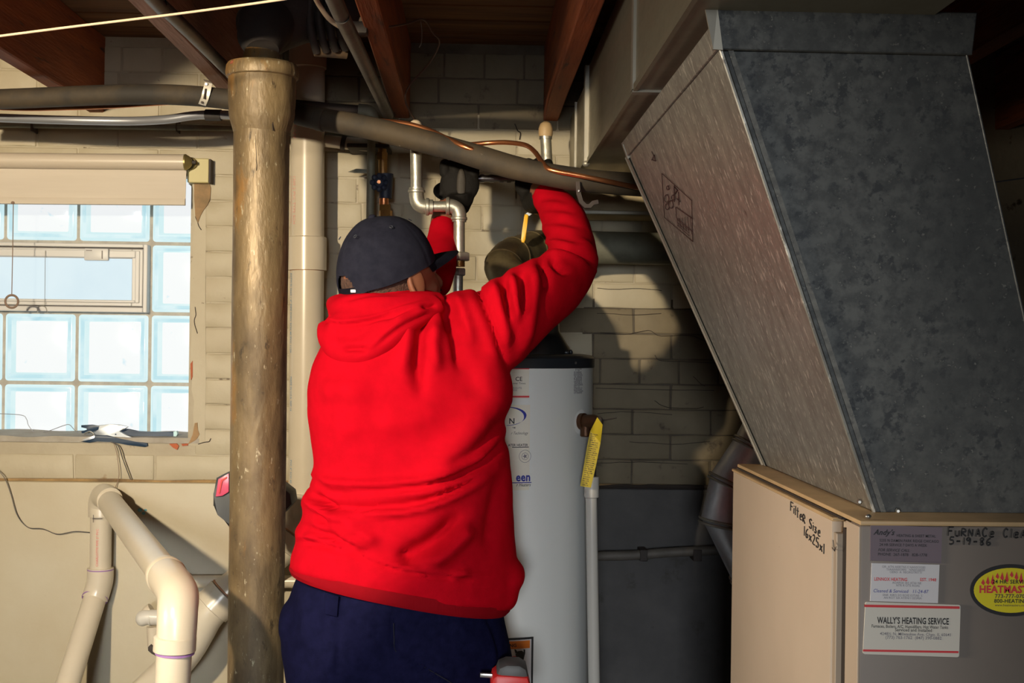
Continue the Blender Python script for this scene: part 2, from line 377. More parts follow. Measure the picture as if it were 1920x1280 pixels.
# cracks: thin dark grooves lying in the paint
def crack(pts, D, r=.0012, m='gap_dark', parent=wall):
    q = catmull([P(x, y, D) for x, y in pts], 4)
    for v in q: v.x += .002*noise.noise(v*60); v.z += .002*noise.noise(v*55+Vector((3, 1, 2)))
    return obj('crack', tube(B(), q, r, 5), M[m], parent)
crack([(366, 405), (371, 420), (377, 430)], YW-.002)
crack([(366, 575), (367, 590), (364, 603), (370, 625)], YW-.002)
crack([(372, 832), (384, 829), (392, 828), (396, 822)], YW-.002)
crack([(965, 232), (970, 244), (976, 250), (974, 262)], YW-.003, .0016)
for pts in ([(1120, 540), (1150, 542), (1200, 541), (1240, 544)], [(1120, 587), (1180, 590), (1240, 588)], [(1125, 623), (1170, 627), (1215, 620), (1240, 630), (1290, 628), (1330, 642)],
            [(1228, 666), (1240, 676), (1290, 678), (1350, 681)], [(1117, 728), (1180, 729), (1260, 731), (1340, 732)], [(1300, 705), (1310, 716), (1322, 724)],
            [(1228, 750), (1245, 762), (1290, 766), (1320, 763)], [(1120, 775), (1180, 772), (1260, 777)], [(1180, 828), (1260, 832), (1330, 828)], [(1125, 868), (1200, 866), (1290, 870)]):
    crack(pts, YW-.0015, .0008)
obj('dirt_line', tube(B(), [v + Vector((0, 0, .004*noise.noise(v*20))) for v in catmull([P(1118, 912, YW-.01), P(1180, 911, YW-.01), P(1260, 912, YW-.01), P(1400, 914, YW-.01)], 12)], .006, 6), M['gap_dark'], wall)

# ceiling: subfloor planks on joists
ceil_ = obj('ceiling', rbox((FLx0, FLy0, E+.82), (FLx1, YW+.2, E+.86)), M['dark_wall'], kind='structure', smooth=False)
y = .2
while y < YW:
    obj('plank', rbox((FLx0, y, E+.795), (FLx1, y+.135, E+.82), .003), M['plank_wood'], ceil_, smooth=False); y += .142
for i, x in enumerate((-1.84, -1.43, -1.025, -.618, -.214, .183, .592, 1.0, 1.41, 1.82)):
    b = rbox((x, -4.4, E+.593), (x+.040, YW+.02, E+.795), .003)
    bmesh.ops.subdivide_edges(b, edges=[e for e in b.edges if e.calc_length() > 1], cuts=40)
    for v in b.verts: v.co.x += .0025*noise.noise(v.co*3+Vector((i, 0, 0))); v.co.z += .002*noise.noise(v.co*4)
    obj('joist', b, M['joist_pale' if i == 3 else 'joist_wood'], ceil_, smooth=False)

# ------------------------------------------------------------------ glass block window
YG = 3.56
gx = [P(x, 600, YG).x for x in (5-274, 5-137, 6, 143, 280, 417)]
gz = [P(150, y, YG).z for y in (850, 718.5, 586, 454, 322)]
win = obj('window_1', rbox((gx[0]-.02, YG+.012, gz[0]-.02), (gx[-1]+.02, YG+.06, gz[-1]+.02)), M['window_mortar'], kind='structure', smooth=False)
for i in range(5):
    for j in range(4):
        if j == 2 and i in (2, 3): continue
        x0, x1, z0, z1 = gx[i]+.005, gx[i+1]-.005, gz[j]+.005, gz[j+1]-.005
        if j == 2 and i == 1: continue
        g = obj('glass_block', rbox((x0, YG, z0), (x1, YG+.05, z1), .008, 3), M['glass_rim'], win)
        b = B()                               # moulded face: sunk step then a raised clear field
        rr = [(.008, 0), (.012, -.0012), (.015, .0005), (.018, .0005)]
        prev = None
        for ins, dy in rr:
            c = [b.verts.new((x, YG-.0006+dy, z)) for x, z in ((x0+ins, z0+ins), (x1-ins, z0+ins), (x1-ins, z1-ins), (x0+ins, z1-ins))]
            if prev:
                for k in range(4): b.faces.new((prev[k], prev[(k+1) % 4], c[(k+1) % 4], c[k]))
            prev = c
        obj('block_step', b, M['glass_bevel'], g, smooth=False)
        ins = .018; b = B()
        box(b, (x0+ins+.012, YG-.0012, z0+ins+.004), (x1-ins, YG+.004, z1-ins), .004, 2)
        obj('clear_field', b, M['glass_lit'], g)
# hopper vent in the middle of the window
vx0, vx1, vz0, vz1 = gx[1]+.004, gx[4]-.003, gz[2]+.002, gz[3]-.004
def frame(bm, x0, x1, z0, z1, w, y0, y1, bev=.002):
    wl, wr, wb, wt = w
    box(bm, (x0, y0, z0), (x0+wl, y1, z1), bev); box(bm, (x1-wr, y0, z0), (x1, y1, z1), bev)
    box(bm, (x0+wl, y0, z0), (x1-wr, y1, z0+wb), bev); box(bm, (x0+wl, y0, z1-wt), (x1-wr, y1, z1), bev); return bm
vent = obj('vent_frame', frame(B(), vx0, vx1, vz0, vz1, (.012, .012, .014, .010), YG-.016, YG+.03), M['vent_vinyl'], win)
obj('vent_groove', rbox((vx0+.012, YG+.002, vz0+.014), (vx1-.012, YG+.02, vz1-.010)), M['vinyl_groove'], vent, smooth=False)
obj('vent_sash', frame(B(), vx0+.014, vx1-.014, vz0+.017, vz1-.014, (.03, .030, .016, .026), YG-.010, YG+.014), M['vent_vinyl'], vent)
obj('vent_sash', frame(B(), vx0+.022, vx1-.022, vz0+.026, vz1-.018, (.02, .012, .008, .02), YG-.014, YG+.010), M['vent_vinyl'], vent)
obj('vent_pane', rbox((vx0+.04, YG-.003, vz0+.034), (vx1-.044, YG+.008, vz1-.040)), M['vent_pane_lit'], vent, smooth=False)
q0, q1 = P(158, 488, YG-.02), P(204, 466, YG-.02)
obj('latch', rbox((q0.x, YG-.024, q0.z), (q1.x, YG-.010, q1.z), .003, 2), M['vent_vinyl'], vent)
obj('latch_slot', rbox((q0.x+.006, YG-.0255, q1.z-.007), (q0.x+.022, YG-.022, q1.z-.005)), M['vinyl_groove'], vent, smooth=False)
obj('latch_slot', rbox((q1.x-.018, YG-.0255, q0.z+.005), (q1.x-.015, YG-.022, q1.z-.006)), M['vinyl_groove'], vent, smooth=False)
obj('pull_wire', rod(P(85, 470, YG-.02), P(84, 572, YG-.02), .0007, 6), M['steel'], vent)
obj('pull_hook', tube(B(), catmull([P(70, 585, YG-.015), P(72, 576, YG-.015), P(79, 573, YG-.015), P(86, 576, YG-.015), P(89, 585, YG-.015)], 5), .0018, 8), M['steel'], vent)
# mortar sill sloping up to the glass
b = B()
s0, s1 = wx0, wx1+.03
prism(b, [Vector((s0, YW-.004, wz0-.01)), Vector((s0, YW-.004, wz0+.004)), Vector((s0, YG-.002, wz0+.012)), Vector((s0, YG-.002, wz0-.01))], (s1-s0, 0, 0))
bmesh.ops.subdivide_edges(b, edges=[e for e in b.edges if e.calc_length() > .4], cuts=40)
for v in b.verts:
    if v.co.z > wz0: v.co.z += .004*noise.noise(v.co*14)
obj('window_sill', b, M['sill_mortar'], win)
# daylight through glass next to the bracket
obj('wall_return', rbox((wx0-.02, YW+.06, wz0-.1), (wx0, YG+.02, wz1+.1)), M['painted_concrete'], win, smooth=False)

# ------------------------------------------------------------------ roller shade
D = 3.375
a0, a1 = P(-420, 297, D), P(347, 304, D)
t = thing('roller_shade', 'rolled-up beige roller shade hanging across the top of the glass block window', 'shade', P(170, 385, D))
obj('roller_tube', tube(B(), [a0, a1], .0205, 24), M['shade_tube'], t, label='rolled beige shade fabric on its tube')
c0, c1 = P(-420, 300, D), P(349, 303, D); k0, k1 = P(-420, 379, D), P(347, 385, D)
b = B()
nx, nz = 30, 8; g = [[None]*(nz+1) for _ in range(nx+1)]
for side in (0, 1):
    for i in range(nx+1):
        for j in range(nz+1):
            u, v = i/nx, j/nz
            p = (c0.lerp(c1, u)).lerp(k0.lerp(k1, u), v); p.y += .004+.003*noise.noise(Vector((p.x*3, v*2, 0)))+side*.0012
            g[i][j] = b.verts.new(p)
    for i in range(nx):
        for j in range(nz): b.faces.new((g[i][j], g[i+1][j], g[i+1][j+1], g[i][j+1]))
obj('shade_cloth', b, M['shade_fabric'], t)
b = B(); prism(b, [k0+Vector((0, -.001, .018)), k0+Vector((0, -.004, .010)), k0+Vector((0, -.004, .001)), k0+Vector((0, .006, 0)), k0+Vector((0, .006, .018))], k1-k0)
obj('hem_bar', b, M['shade_fabric'], t)
ax = (a1-a0).normalized()
obj('end_cap', lathe(B(), a1-ax*.001, ax, [(0, .0212), (.004, .0212), (.006, .019), (.012, .016), (.018, .009), (.02, .004)], 20), M['old_brass'], t)
obj('pin', lathe(B(), a1+ax*.016, ax, [(0, .005), (.012, .005)], 10), M['dark_iron'], t)
obj('cord_stud', ell(B(), P(24, 380, D-.004), (.005, .003, .004)), M['cord'], t)
obj('pull_cord', tube(B(), [P(25, 382, D-.004), P(24, 460, D-.004), P(22, 552, D-.004)], .0011, 6), M['cord'], t)
cc = P(22, 565, D-.004); ring = [cc+Vector((math.cos(a)*.0165, 0, math.sin(a)*.0165)) for a in [2*PI*k/24 for k in range(25)]]
obj('pull_ring', tube(B(), ring, .0030, 8), M['cord'], t)
q = P(372, 320, YW-.02)
t = thing('shade_bracket_block', 'small yellow painted wood block holding the right end of the roller shade', 'block', q)
l0, l1 = P(351, 342, YW-.03), P(392, 297, YW-.03)
obj('wood_block', rbox((l0.x, YW-.030, l0.z), (l1.x, YW+.0, l1.z), .002), M['block_wood'], t)
obj('metal_strip', rbox((l1.x, YW-.034, l0.z-.001), (l1.x+.006, YW-.001, l1.z-.002), .001), M['dark_iron'], t)
obj('bracket', tube(B(), catmull([P(352, 296, YW-.032), P(362, 298, YW-.036), P(368, 306, YW-.036), P(364, 314, YW-.034), P(354, 318, YW-.032)], 5), .003, 8), M['old_brass'], t)

# ------------------------------------------------------------------ tool on the sill
t = thing('clamp_tool', 'blue-handled metal gripping tool lying open on the window sill', 'tool', P(240, 822, 3.44))
obj('rear_jaw', plate([(152, 797), (172, 796), (190, 799), (188, 803), (178, 808), (166, 812), (153, 812), (152, 808), (164, 806), (163, 802), (152, 801)], 3.462, .010, .0015), M['clamp_blue'], t)
obj('pivot_plate', plate([(185, 797), (205, 795), (225, 796), (240, 800), (232, 805), (220, 808), (235, 815), (252, 822), (276, 828), (276, 832), (245, 828), (220, 822), (200, 817), (180, 815), (176, 811), (186, 805)], 3.435, .012, .0015), M['clamp_steel'], t)
obj('front_jaw', plate([(154, 824), (176, 816), (180, 820), (180, 825), (160, 827)], 3.425, .010, .001), M['clamp_steel'], t)
obj('spring', tube(B(), catmull([P(158, 813, 3.44), P(168, 809, 3.44), P(175, 813, 3.44), P(176, 818, 3.44)], 5), .0022, 8), M['steel'], t)
obj('front_handle', plate([(178, 816), (200, 816), (225, 822), (255, 828), (276, 830), (277, 836), (272, 838), (240, 834), (210, 827), (182, 826), (168, 830), (150, 828), (178, 822)], 3.424, .014, .002), M['clamp_blue'], t)
obj('rear_handle', plate([(219, 807), (232, 803), (240, 806), (262, 809), (300, 810), (326, 809), (326, 819), (300, 820), (265, 820), (240, 817), (230, 812)], 3.455, .014, .002), M['clamp_blue'], t)
obj('handle_tip', plate([(325, 809), (331, 808), (333, 813), (330, 819), (325, 819)], 3.454, .015, .001), M['clamp_pale'], t)
obj('rivet', lathe(B(), P(217, 814, 3.434), (0, -1, 0), [(0, .002), (.002, .0018)], 10), M['clamp_blue'], t)
obj('rivet', lathe(B(), P(259, 824, 3.434), (0, -1, 0), [(0, .002), (.002, .0018)], 10), M['clamp_blue'], t)

# ------------------------------------------------------------------ pipes and cables
def wire(name, label, cat, pts, r, m, n=8, parent=None, seg=8):
    q = catmull([p if isinstance(p, Vector) else P(*p) for p in pts], n)
    if parent is not None: return obj(name, tube(B(), q, r, seg), M[m], parent, label=label)
    return obj(name, tube(B(), q, r, seg), M[m], None, loc=q[0], label=label, cat=cat)
wire('wall_wire', 'thin loose grey wire drooping down the wall left of the white drain pipes', 'wire',
     [(-10, 875, YW-.03), (8, 895, YW-.03), (20, 925, YW-.028), (32, 965, YW-.028), (52, 988, YW-.028), (80, 991, YW-.028), (108, 1001, YW-.028), (140, 996, YW-.028), (171, 998, YW-.028)], .0011, 'black_pipe')
wire('sill_wire', 'thin dark wire hanging from the sill below the blue-handled tool', 'wire',
     [(208, 828, 3.41), (222, 836, 3.41), (231, 862, 3.41), (245, 899, 3.41)], .0014, 'black_pipe')
wire('sill_wire', 'fine pale wire running down behind the elbow of the white drain pipe', 'wire',
     [(213, 830, 3.415), (219, 850, 3.415), (223, 890, 3.41), (216, 915, 3.40)], .0009, 'cord')
wire('glass_wire', 'thin curved wire lying against the bottom row of glass blocks', 'wire',
     [(-5, 775, 3.52), (40, 778, 3.52), (50, 786, 3.52), (54, 798, 3.52), (67, 811, 3.52), (90, 808, 3.52), (118, 798, 3.51), (130, 796, 3.51), (140, 806, 3.51), (150, 813, 3.5)], .0009, 'grey_pipe')
wire('ceiling_cable', 'long white cable slung across the top left under the joists', 'cable',
     [(-20, 70, 2.15), (120, 52, 2.15), (300, 30, 2.16), (400, 17, 2.16), (480, 6, 2.14), (560, -6, 2.12), (700, -30, 2.10)], .0021, 'cream_cable')
t = thing('junction_cables', 'two cream cables joined at a dark connector under the orange joist', 'cable', P(662, 55, 2.45))
obj('cable', tube(B(), catmull([P(*p) for p in ((588, -10, 2.35), (600, 12, 2.4), (620, 38, 2.43), (650, 57, 2.45))], 6), .0048, 10), M['cream_cable'], t)
obj('cable', tube(B(), catmull([P(*p) for p in ((706, -10, 2.35), (700, 8, 2.4), (690, 24, 2.43), (680, 36, 2.45))], 6), .0045, 10), M['cream_cable'], t)
obj('connector', rbox((P(658, 66, 2.46).x, 2.44, P(658, 66, 2.46).z), (P(690, 44, 2.46).x, 2.475, P(690, 44, 2.46).z), .004, 2), M['dark_iron'], t)
obj('collar', lathe(B(), P(648, 57, 2.45), (1, 0, .1), [(0, .006), (.003, .009), (.008, .008), (.011, .006)], 10), M['cream_cable'], t)
obj('collar', lathe(B(), P(683, 32, 2.45), (-.3, 0, -1), [(0, .006), (.003, .008), (.010, .008), (.012, .005)], 8), M['cream_cable'], t)
wire('brown_wire', 'dark brown wire running from the cable connector to the capped pipe', 'wire',
     [(688, 54, 2.5), (730, 50, 2.55), (765, 44, 2.65), (788, 36, 2.75), (800, 42, 2.85), (812, 62, 2.9), (824, 80, 2.95), (805, 118, 3.05), (768, 160, 3.1), (760, 185, 3.12), (768, 208, 3.15), (779, 226, 3.2)], .0022, 'brown_wire')
wire('wire_end', 'short bare wire end hanging under the dark ceiling near the top centre', 'wire',
     [(789, 40, 2.74), (791, 60, 2.74), (790, 80, 2.74), (786, 89, 2.74)], .0009, 'steel')

# insulated pipe running across the whole picture
t = thing('insulated_pipe', 'long dark foam-insulated pipe running across behind the rusty cast iron column', 'pipe', P(880, 290, 2.78))
left = [P(*p) for p in ((-90, 190, 3.05), (0, 186, 3.0), (100, 182, 2.98), (200, 178, 2.96), (300, 177, 2.94), (380, 181, 2.93), (440, 188, 2.92), (500, 197, 2.91), (570, 214, 2.90))]
obj('foam_sleeve', tube(B(), catmull(left, 6), .0232, 20), M['foam'], t)
right = [P(*p) for p in ((560, 214, 2.90), (600, 223, 2.88), (680, 237, 2.86), (760, 256, 2.84), (840, 277, 2.82), (900, 295, 2.80), (960, 313, 2.79), (1020, 326, 2.78), (1080, 336, 2.78), (1150, 343, 2.80), (1260, 350, 2.84))]
q = catmull(right, 8); rr = [.0255+.0012*noise.noise(v*12) for v in q]
obj('foam_sleeve', tube(B(), q, rr, 22), M['foam'], t, label='dustier thicker length of pipe insulation right of the column')
p0 = catmull(right, 8)[1]; dirx = (right[1]-right[0]).normalized()
obj('sleeve_end', lathe(B(), P(596, 222, 2.88)-dirx*.003, dirx, [(0, .024), (.002, .0268), (.02, .0268), (.022, .025)], 20), M['foam'], t)
for a, b2 in (((945, 300), (985, 330)), ((965, 303), (1000, 328)), ((925, 298), (950, 312))):
    pass
t = thing('hanger_strap', 'white slotted metal strap holding the insulated pipe to the joist', 'strap', P(383, 180, 2.9))
b = B()
prof = [(388, 150, 2.93), (391, 155, 2.905), (388, 168, 2.897), (384, 184, 2.900), (379, 196, 2.915), (378, 200, 2.94)]
q = [P(*p) for p in prof]; w2 = Vector((.0085, 0, -.002))
fr = [(b.verts.new(v-w2), b.verts.new(v+w2), b.verts.new(v+w2+Vector((0, .0018, 0))), b.verts.new(v-w2+Vector((0, .0018, 0)))) for v in q]
for a_, c_ in zip(fr, fr[1:]):
    for k in range(4): b.faces.new((a_[k], a_[(k+1) % 4], c_[(k+1) % 4], c_[k]))
b.faces.new(fr[0]); b.faces.new(fr[-1][::-1])
obj('strap_band', b, mat('strap_white', (.72, .68, .60), .45, .3), t)
obj('slot', prism(B(), [P(*p) for p in ((384, 166, 2.892), (387, 166, 2.892), (384, 185, 2.893), (381, 185, 2.893))], (0, .003, 0)), M['gap_dark'], t, smooth=False)
obj('screw', lathe(B(), P(387, 158, 2.90), (0, -1, 0), [(0, .004), (.003, .003)], 10), M['steel'], t)
obj('screw', lathe(B(), P(379, 192, 2.905), (0, -1, 0), [(0, .003), (.003, .0025)], 10), M['dark_iron'], t)
t = thing('pipe_hook', 'small black bent pipe hook hanging below the insulated pipe near the duct', 'hook', P(1090, 355, 2.76))
b = B(); q = [P(*p) for p in ((1083, 340, 2.748), (1085, 362, 2.75), (1090, 378, 2.75), (1098, 386, 2.75), (1106, 386, 2.75), (1112, 380, 2.75), (1122, 378, 2.75))]
fr = []
for i, v in enumerate(q):
    tn = (q[min(i+1, len(q)-1)]-q[max(i-1, 0)]).normalized(); n_ = Vector((tn.z, 0, -tn.x))*.0045
    fr.append((b.verts.new(v-n_), b.verts.new(v+n_), b.verts.new(v+n_+Vector((0, .012, 0))), b.verts.new(v-n_+Vector((0, .012, 0)))))
for a_, c_ in zip(fr, fr[1:]):
    for k in range(4): b.faces.new((a_[k], a_[(k+1) % 4], c_[(k+1) % 4], c_[k]))
b.faces.new(fr[0]); b.faces.new(fr[-1][::-1])
obj('hook_band', b, M['dark_iron'], t, smooth=False)
obj('hook_screw', lathe(B(), P(1085, 358, 2.748), (0, -1, 0), [(0, .003), (.003, .002)], 8), M['steel'], t)

t = thing('grey_pipe', 'thin grey pipe with a dark coupling below the insulated pipe, above the window', 'pipe', P(200, 222, 3.1))
q = [P(*p) for p in ((-80, 218, 3.12), (0, 221, 3.12), (120, 225, 3.1), (240, 227, 3.1), (310, 224, 3.08), (360, 217, 3.07), (400, 215, 3.06), (470, 217, 3.05), (560, 222, 3.05))]
obj('pipe_run', tube(B(), catmull(q, 6), .0105, 14), M['grey_pipe'], t)
obj('coupling', rod(P(386, 215.5, 3.063), P(415, 216, 3.058), .0135, 16), M['dark_iron'], t)
t = thing('wall_pipe', 'slim brownish pipe running along the wall just under the grey pipe', 'pipe', P(200, 240, 3.40))
obj('pipe_run', tube(B(), [P(-100, 232, 3.40), P(430, 240, 3.40), P(700, 262, 3.40)], .0085, 12), M['flue_grey'], t)
for X in (60, 330): obj('pipe_clip', rbox(P(X, 246, 3.385), P(X+8, 226, 3.43), .001), M['dark_iron'], t)
wire('copper_tube', 'copper tube showing briefly under the left end of the insulated pipe', 'pipe',
     [(-60, 200, 3.02), (40, 204, 3.02), (120, 203, 3.01), (200, 200, 3.0), (280, 195, 2.99), (360, 190, 2.98)], .0052, 'copper', seg=12)
wire('copper_tube', 'bright copper tube rising over the insulated pipe right of the column', 'pipe',
     [(560, 222, 2.95), (635, 223, 2.92), (700, 226, 2.89), (760, 232, 2.86), (800, 243, 2.84), (840, 261, 2.81), (878, 278, 2.785), (930, 296, 2.80)], .0062, 'copper', seg=12)
wire('copper_tube', 'thinner copper tube arching by the pipe cap and running along the pipe to the duct', 'pipe',
     [(880, 271, 2.90), (915, 268, 2.90), (950, 267, 2.88), (985, 272, 2.85), (1003, 285, 2.82), (1016, 303, 2.78), (1032, 318, 2.752), (1080, 328, 2.745), (1130, 338, 2.75), (1200, 352, 2.78), (1240, 356, 2.8)], .0054, 'copper', seg=12)
wire('ceiling_pipe', 'dark steel pipe slanting under the ceiling toward the top of the column', 'pipe',
     [Vector((-.553, -1.2, E+.600)), Vector((-.551, .6, E+.600)), (270, -20, 2.12), (300, 8, 2.22), (360, 65, 2.47), (425, 130, 2.82), (450, 152, 3.0)], .0125, 'black_pipe', n=2, seg=16)
wire('ceiling_pipe', 'dark steel pipe running along the left side of the orange joist', 'pipe',
     [Vector((-.262, -1.2, E+.568)), Vector((-.262, .6, E+.570)), (618, -20, 2.1), (640, 30, 2.25), (672, 95, 2.5), (705, 165, 2.9), (728, 215, 3.25)], .0145, 'black_pipe', n=2, seg=16)
t = thing('drop_pipe', 'dark brown pipe that turns down behind the head of the man', 'pipe', P(697, 300, 3.3))
obj('pipe_run', tube(B(), [P(548, 196, 3.26), P(620, 203, 3.28), P(683, 208, 3.3)], .0135, 14), M['dark_iron'], t)
obj('pipe_elbow', tube(B(), catmull([P(672, 207, 3.3), P(690, 209, 3.3), P(697, 218, 3.3), P(697, 236, 3.3)], 5), .0175, 14), M['flue_grey'], t)
obj('pipe_run', rod(P(697, 230, 3.3), P(692, 560, 3.3), .0105, 14), M['flue_grey'], t)
obj('pipe_bracket', rbox(P(650, 268, 3.3), P(735, 290, 3.42), .002), M['dark_iron'], t)

# brass stop valve
t = thing('stop_valve', 'tarnished brass stop valve with a dark blue handle behind the cap', 'valve', P(720, 345, 3.32))
x = 720; dv = 3.32; up = Vector((0, 0, 1))
def st(y0, y1, r0, name, m, x=x, seg=14, r1=None): return obj(name, lathe(B(), P(x, y1, dv), P(x, y0, dv)-P(x, y1, dv), [(0, r0), ((P(x, y0, dv)-P(x, y1, dv)).length, r1 or r0)], seg), M[m], t)
st(250, 290, .011, 'pipe_stub', 'brass', 717); st(286, 300, .015, 'nut', 'brass', 717, 6); st(300, 330, .0115, 'valve_neck', 'brass', 718)
st(326, 372, .0165, 'valve_body', 'valve_blue', 723, r1=.02); st(370, 385, .012, 'valve_neck', 'copper', 720); st(384, 396, .016, 'nut', 'brass', 722, 6); st(395, 420, .0175, 'union_nut', 'brass', 723, 8); st(420, 560, .0115, 'pipe_stub', 'brass', 723)
b = B(); c = P(711, 342, 3.29)
for k in range(8):
    a = k*PI/4; ell(b, c+Vector((math.cos(a)*.017, 0, math.sin(a)*.017)), (.008, .006, .008), seg=10)
ell(b, c, (.014, .006, .014), seg=12)
obj('hand_wheel', b, M['valve_blue'], t)
obj('wheel_nut', lathe(B(), c, (0, -1, 0), [(0, .006), (.012, .005)], 6), M['copper'], t)
obj('lever', plate([(652, 322), (668, 316), (686, 317), (700, 320), (700, 326), (680, 324), (664, 324)], 3.35, .004, .001), M['flue_grey'], t)
t = thing('pipe_stub', 'cream painted pipe end sticking out above the drop pipe near the column', 'pipe', P(650, 270, 3.35))
obj('pipe_run', tube(B(), [P(610, 264, 3.35), P(645, 268, 3.35), P(690, 272, 3.36)], .0165, 16), M['pvc'], t)
obj('pipe_rim', lathe(B(), P(640, 267, 3.35), P(645, 268, 3.35)-P(640, 267, 3.35), [(0, .019), (.012, .019)], 16), M['dark_iron'], t)

# galvanized gas line in front of the man's face
t = thing('gas_pipe', 'galvanized steel gas pipe with two elbows and a union in front of the man', 'pipe', P(860, 540, 2.93))
dg_ = 2.93
g = lambda x, y, d=dg_: P(x, y, d)
obj('pipe_cap', lathe(B(), g(779, 250), (0, 0, 1), [(0, 0.0152), (0.0055, 0.0161), (0.0166, 0.0161), (0.0258, 0.0120), (0.0304, 0.0055)], 16), M['cream_cable'], t, label='cream capped top of the gas pipe')
obj('pipe_collar', lathe(B(), g(779, 258), (0, 0, 1), [(0, 0.0152), (0.0028, 0.0175), (0.0074, 0.0175), (0.0101, 0.0152)], 16), M['galvanized_pipe'], t)
obj('pipe_run', rod(g(779, 256), g(781, 360), 0.0131, 18), M['galvanized_pipe'], t)
obj('elbow', tube(B(), catmull([g(781, 352), g(781, 368), g(784, 380), g(794, 387), g(812, 388)], 6), 0.0170, 18), M['galvanized_pipe'], t)
obj('elbow_rim', lathe(B(), g(781, 362), (0, 0, 1), [(0, 0.0170), (0.0018, 0.0198), (0.0064, 0.0198), (0.0083, 0.0170)], 18), M['galvanized_pipe'], t)
obj('elbow_rim', lathe(B(), g(798, 387.5), (1, 0, 0), [(0, 0.0170), (0.0018, 0.0202), (0.0074, 0.0202), (0.0092, 0.0170)], 18), M['galvanized_pipe'], t)
obj('nipple', rod(g(805, 387), g(842, 387), 0.0124, 16), M['galvanized_pipe'], t)
obj('nipple_gap', rod(g(807, 387), g(811, 387), 0.0131, 16), M['gap_dark'], t)
obj('elbow', tube(B(), catmull([g(838, 386), g(848, 387), g(857, 392), g(861, 402), g(861, 416)], 6), 0.0164, 18), M['galvanized_pipe'], t)
obj('elbow_rim', lathe(B(), g(836, 386), (1, 0, 0), [(0, 0.0164), (0.0018, 0.0207), (0.0074, 0.0207), (0.0092, 0.0166)], 18), M['galvanized_pipe'], t)
obj('elbow_rim', lathe(B(), g(861, 413), (0, 0, 1), [(0, 0.0166), (0.0018, 0.0189), (0.0064, 0.0189), (0.0083, 0.0166)], 18), M['galvanized_pipe'], t)
obj('pipe_run', rod(g(861, 410), g(861, 475), 0.0131, 18), M['galvanized_pipe'], t)
obj('union_nut', lathe(B(), g(863, 489), (0, 0, 1), [(0, 0.0184), (0.0018, 0.0239), (0.0175, 0.0239), (0.0202, 0.0166)], 6), M['galvanized_pipe'], t, smooth=False)
obj('union_thread', rod(g(861, 500), g(861, 486), 0.0129, 16), M['brass'], t)
obj('union_nut', lathe(B(), g(860, 517), (0, 0, 1), [(0, 0.0138), (0.0028, 0.0175), (0.0147, 0.0175), (0.0175, 0.0147)], 6), M['galvanized_pipe'], t, smooth=False)
obj('pipe_run', rod(g(859, 516), g(857, 655), 0.0115, 18), M['galvanized_pipe'], t)
t = thing('capped_pipe', 'short capped pipe stub standing up beside the ceiling duct', 'pipe', P(1024, 260, 3.22))
obj('pipe_cap', lathe(B(), P(1023, 256, 3.22), (0, 0, 1), [(0, .0165), (.006, .018), (.02, .018), (.032, .014), (.038, .006)], 16), M['furnace_trim'], t, label='dull tan rounded cap')
obj('pipe_rim', rod(P(1023, 261, 3.22), P(1023, 255, 3.22), .0165, 16), M['steel'], t)
obj('pipe_run', rod(P(1023, 258, 3.22), P(1027, 330, 3.22), .014, 16), M['galvanized_pipe'], t)

# yellow ball valve lever
t = thing('ball_valve', 'ball valve with a yellow lever hanging between the raised arms', 'valve', P(985, 470, 3.1))
obj('lever_shank', prism(B(), [P(x, y, 3.05) for x, y in ((999, 388), (1004, 392), (999, 400), (990, 406), (983, 404), (990, 397))], (0, .003, 0)), M['steel'], t, smooth=False)
obj('yellow_grip', plate([(984, 401), (990, 402), (991, 406), (988, 425), (986, 448), (983, 455), (978, 454), (977, 448), (980, 425), (983, 406)], 3.045, .010, .002), M['handle_yellow'], t, label='yellow plastic lever sleeve')
obj('valve_stem', rod(P(984, 452, 3.1), P(986, 482, 3.1), .0025, 8), M['steel'], t)
obj('valve_stem', rod(P(979, 455, 3.1), P(981, 475, 3.1), .0016, 8), M['steel'], t)
obj('valve_body', tube(B(), [P(1003, 392, 3.12), P(1030, 398, 3.12), P(1060, 400, 3.12)], [.012, .018, .012], 12), M['brass'], t)
obj('pipe_run', rod(P(1050, 400, 3.12), P(1052, 470, 3.12), .012, 12), M['black_pipe'], t)

# flue pipe
t = thing('flue_pipe', 'dark metal flue pipe rising from the water heater and turning right along the wall', 'pipe', P(1000, 560, 3.08))
fx = P(1000, 600, 3.02)
df = 3.03
segs = [(1010, 690, df), (1004, 590, df), (984, 548, df), (958, 522, df), (944, 502, df+.02), (955, 484, df+.06), (980, 474, df+.11), (1010, 466, df+.17), (1050, 464, df+.20)]
q = catmull([P(*p) for p in segs], 5)
obj('vertical_flue', tube(B(), q[:16], .045, 28), M['flue_black'], t)
rr = []
for i in range(len(q[15:])): rr.append(.0450+(.0012 if i % 5 < 1 else 0))
obj('elbow_gores', tube(B(), q[15:], rr, 28), M['flue_brown'], t, smooth=True, angle=20)
for k in (21, 27, 33):
    if k < len(q)-1: obj('gore_seam', tube(B(), [q[k], q[k]+(q[k+1]-q[k]).normalized()*.003], .0475, 28), M['flue_brown'], t)
obj('flue_run', tube(B(), [P(1035, 462, 3.24), P(1120, 464, 3.27), P(1420, 470, 3.32)], .0415, 28), M['flue_grey'], t)
obj('run_collar', rod(P(1072, 462, 3.25), P(1090, 462, 3.255), .0435, 28), M['flue_grey'], t)
obj('draft_hood', lathe(B(), P(1005, 668, 3.0), (0, 0, 1), [(0, .085), (.01, .085), (.06, .055), (.09, .053)], 28), M['flue_black'], t)

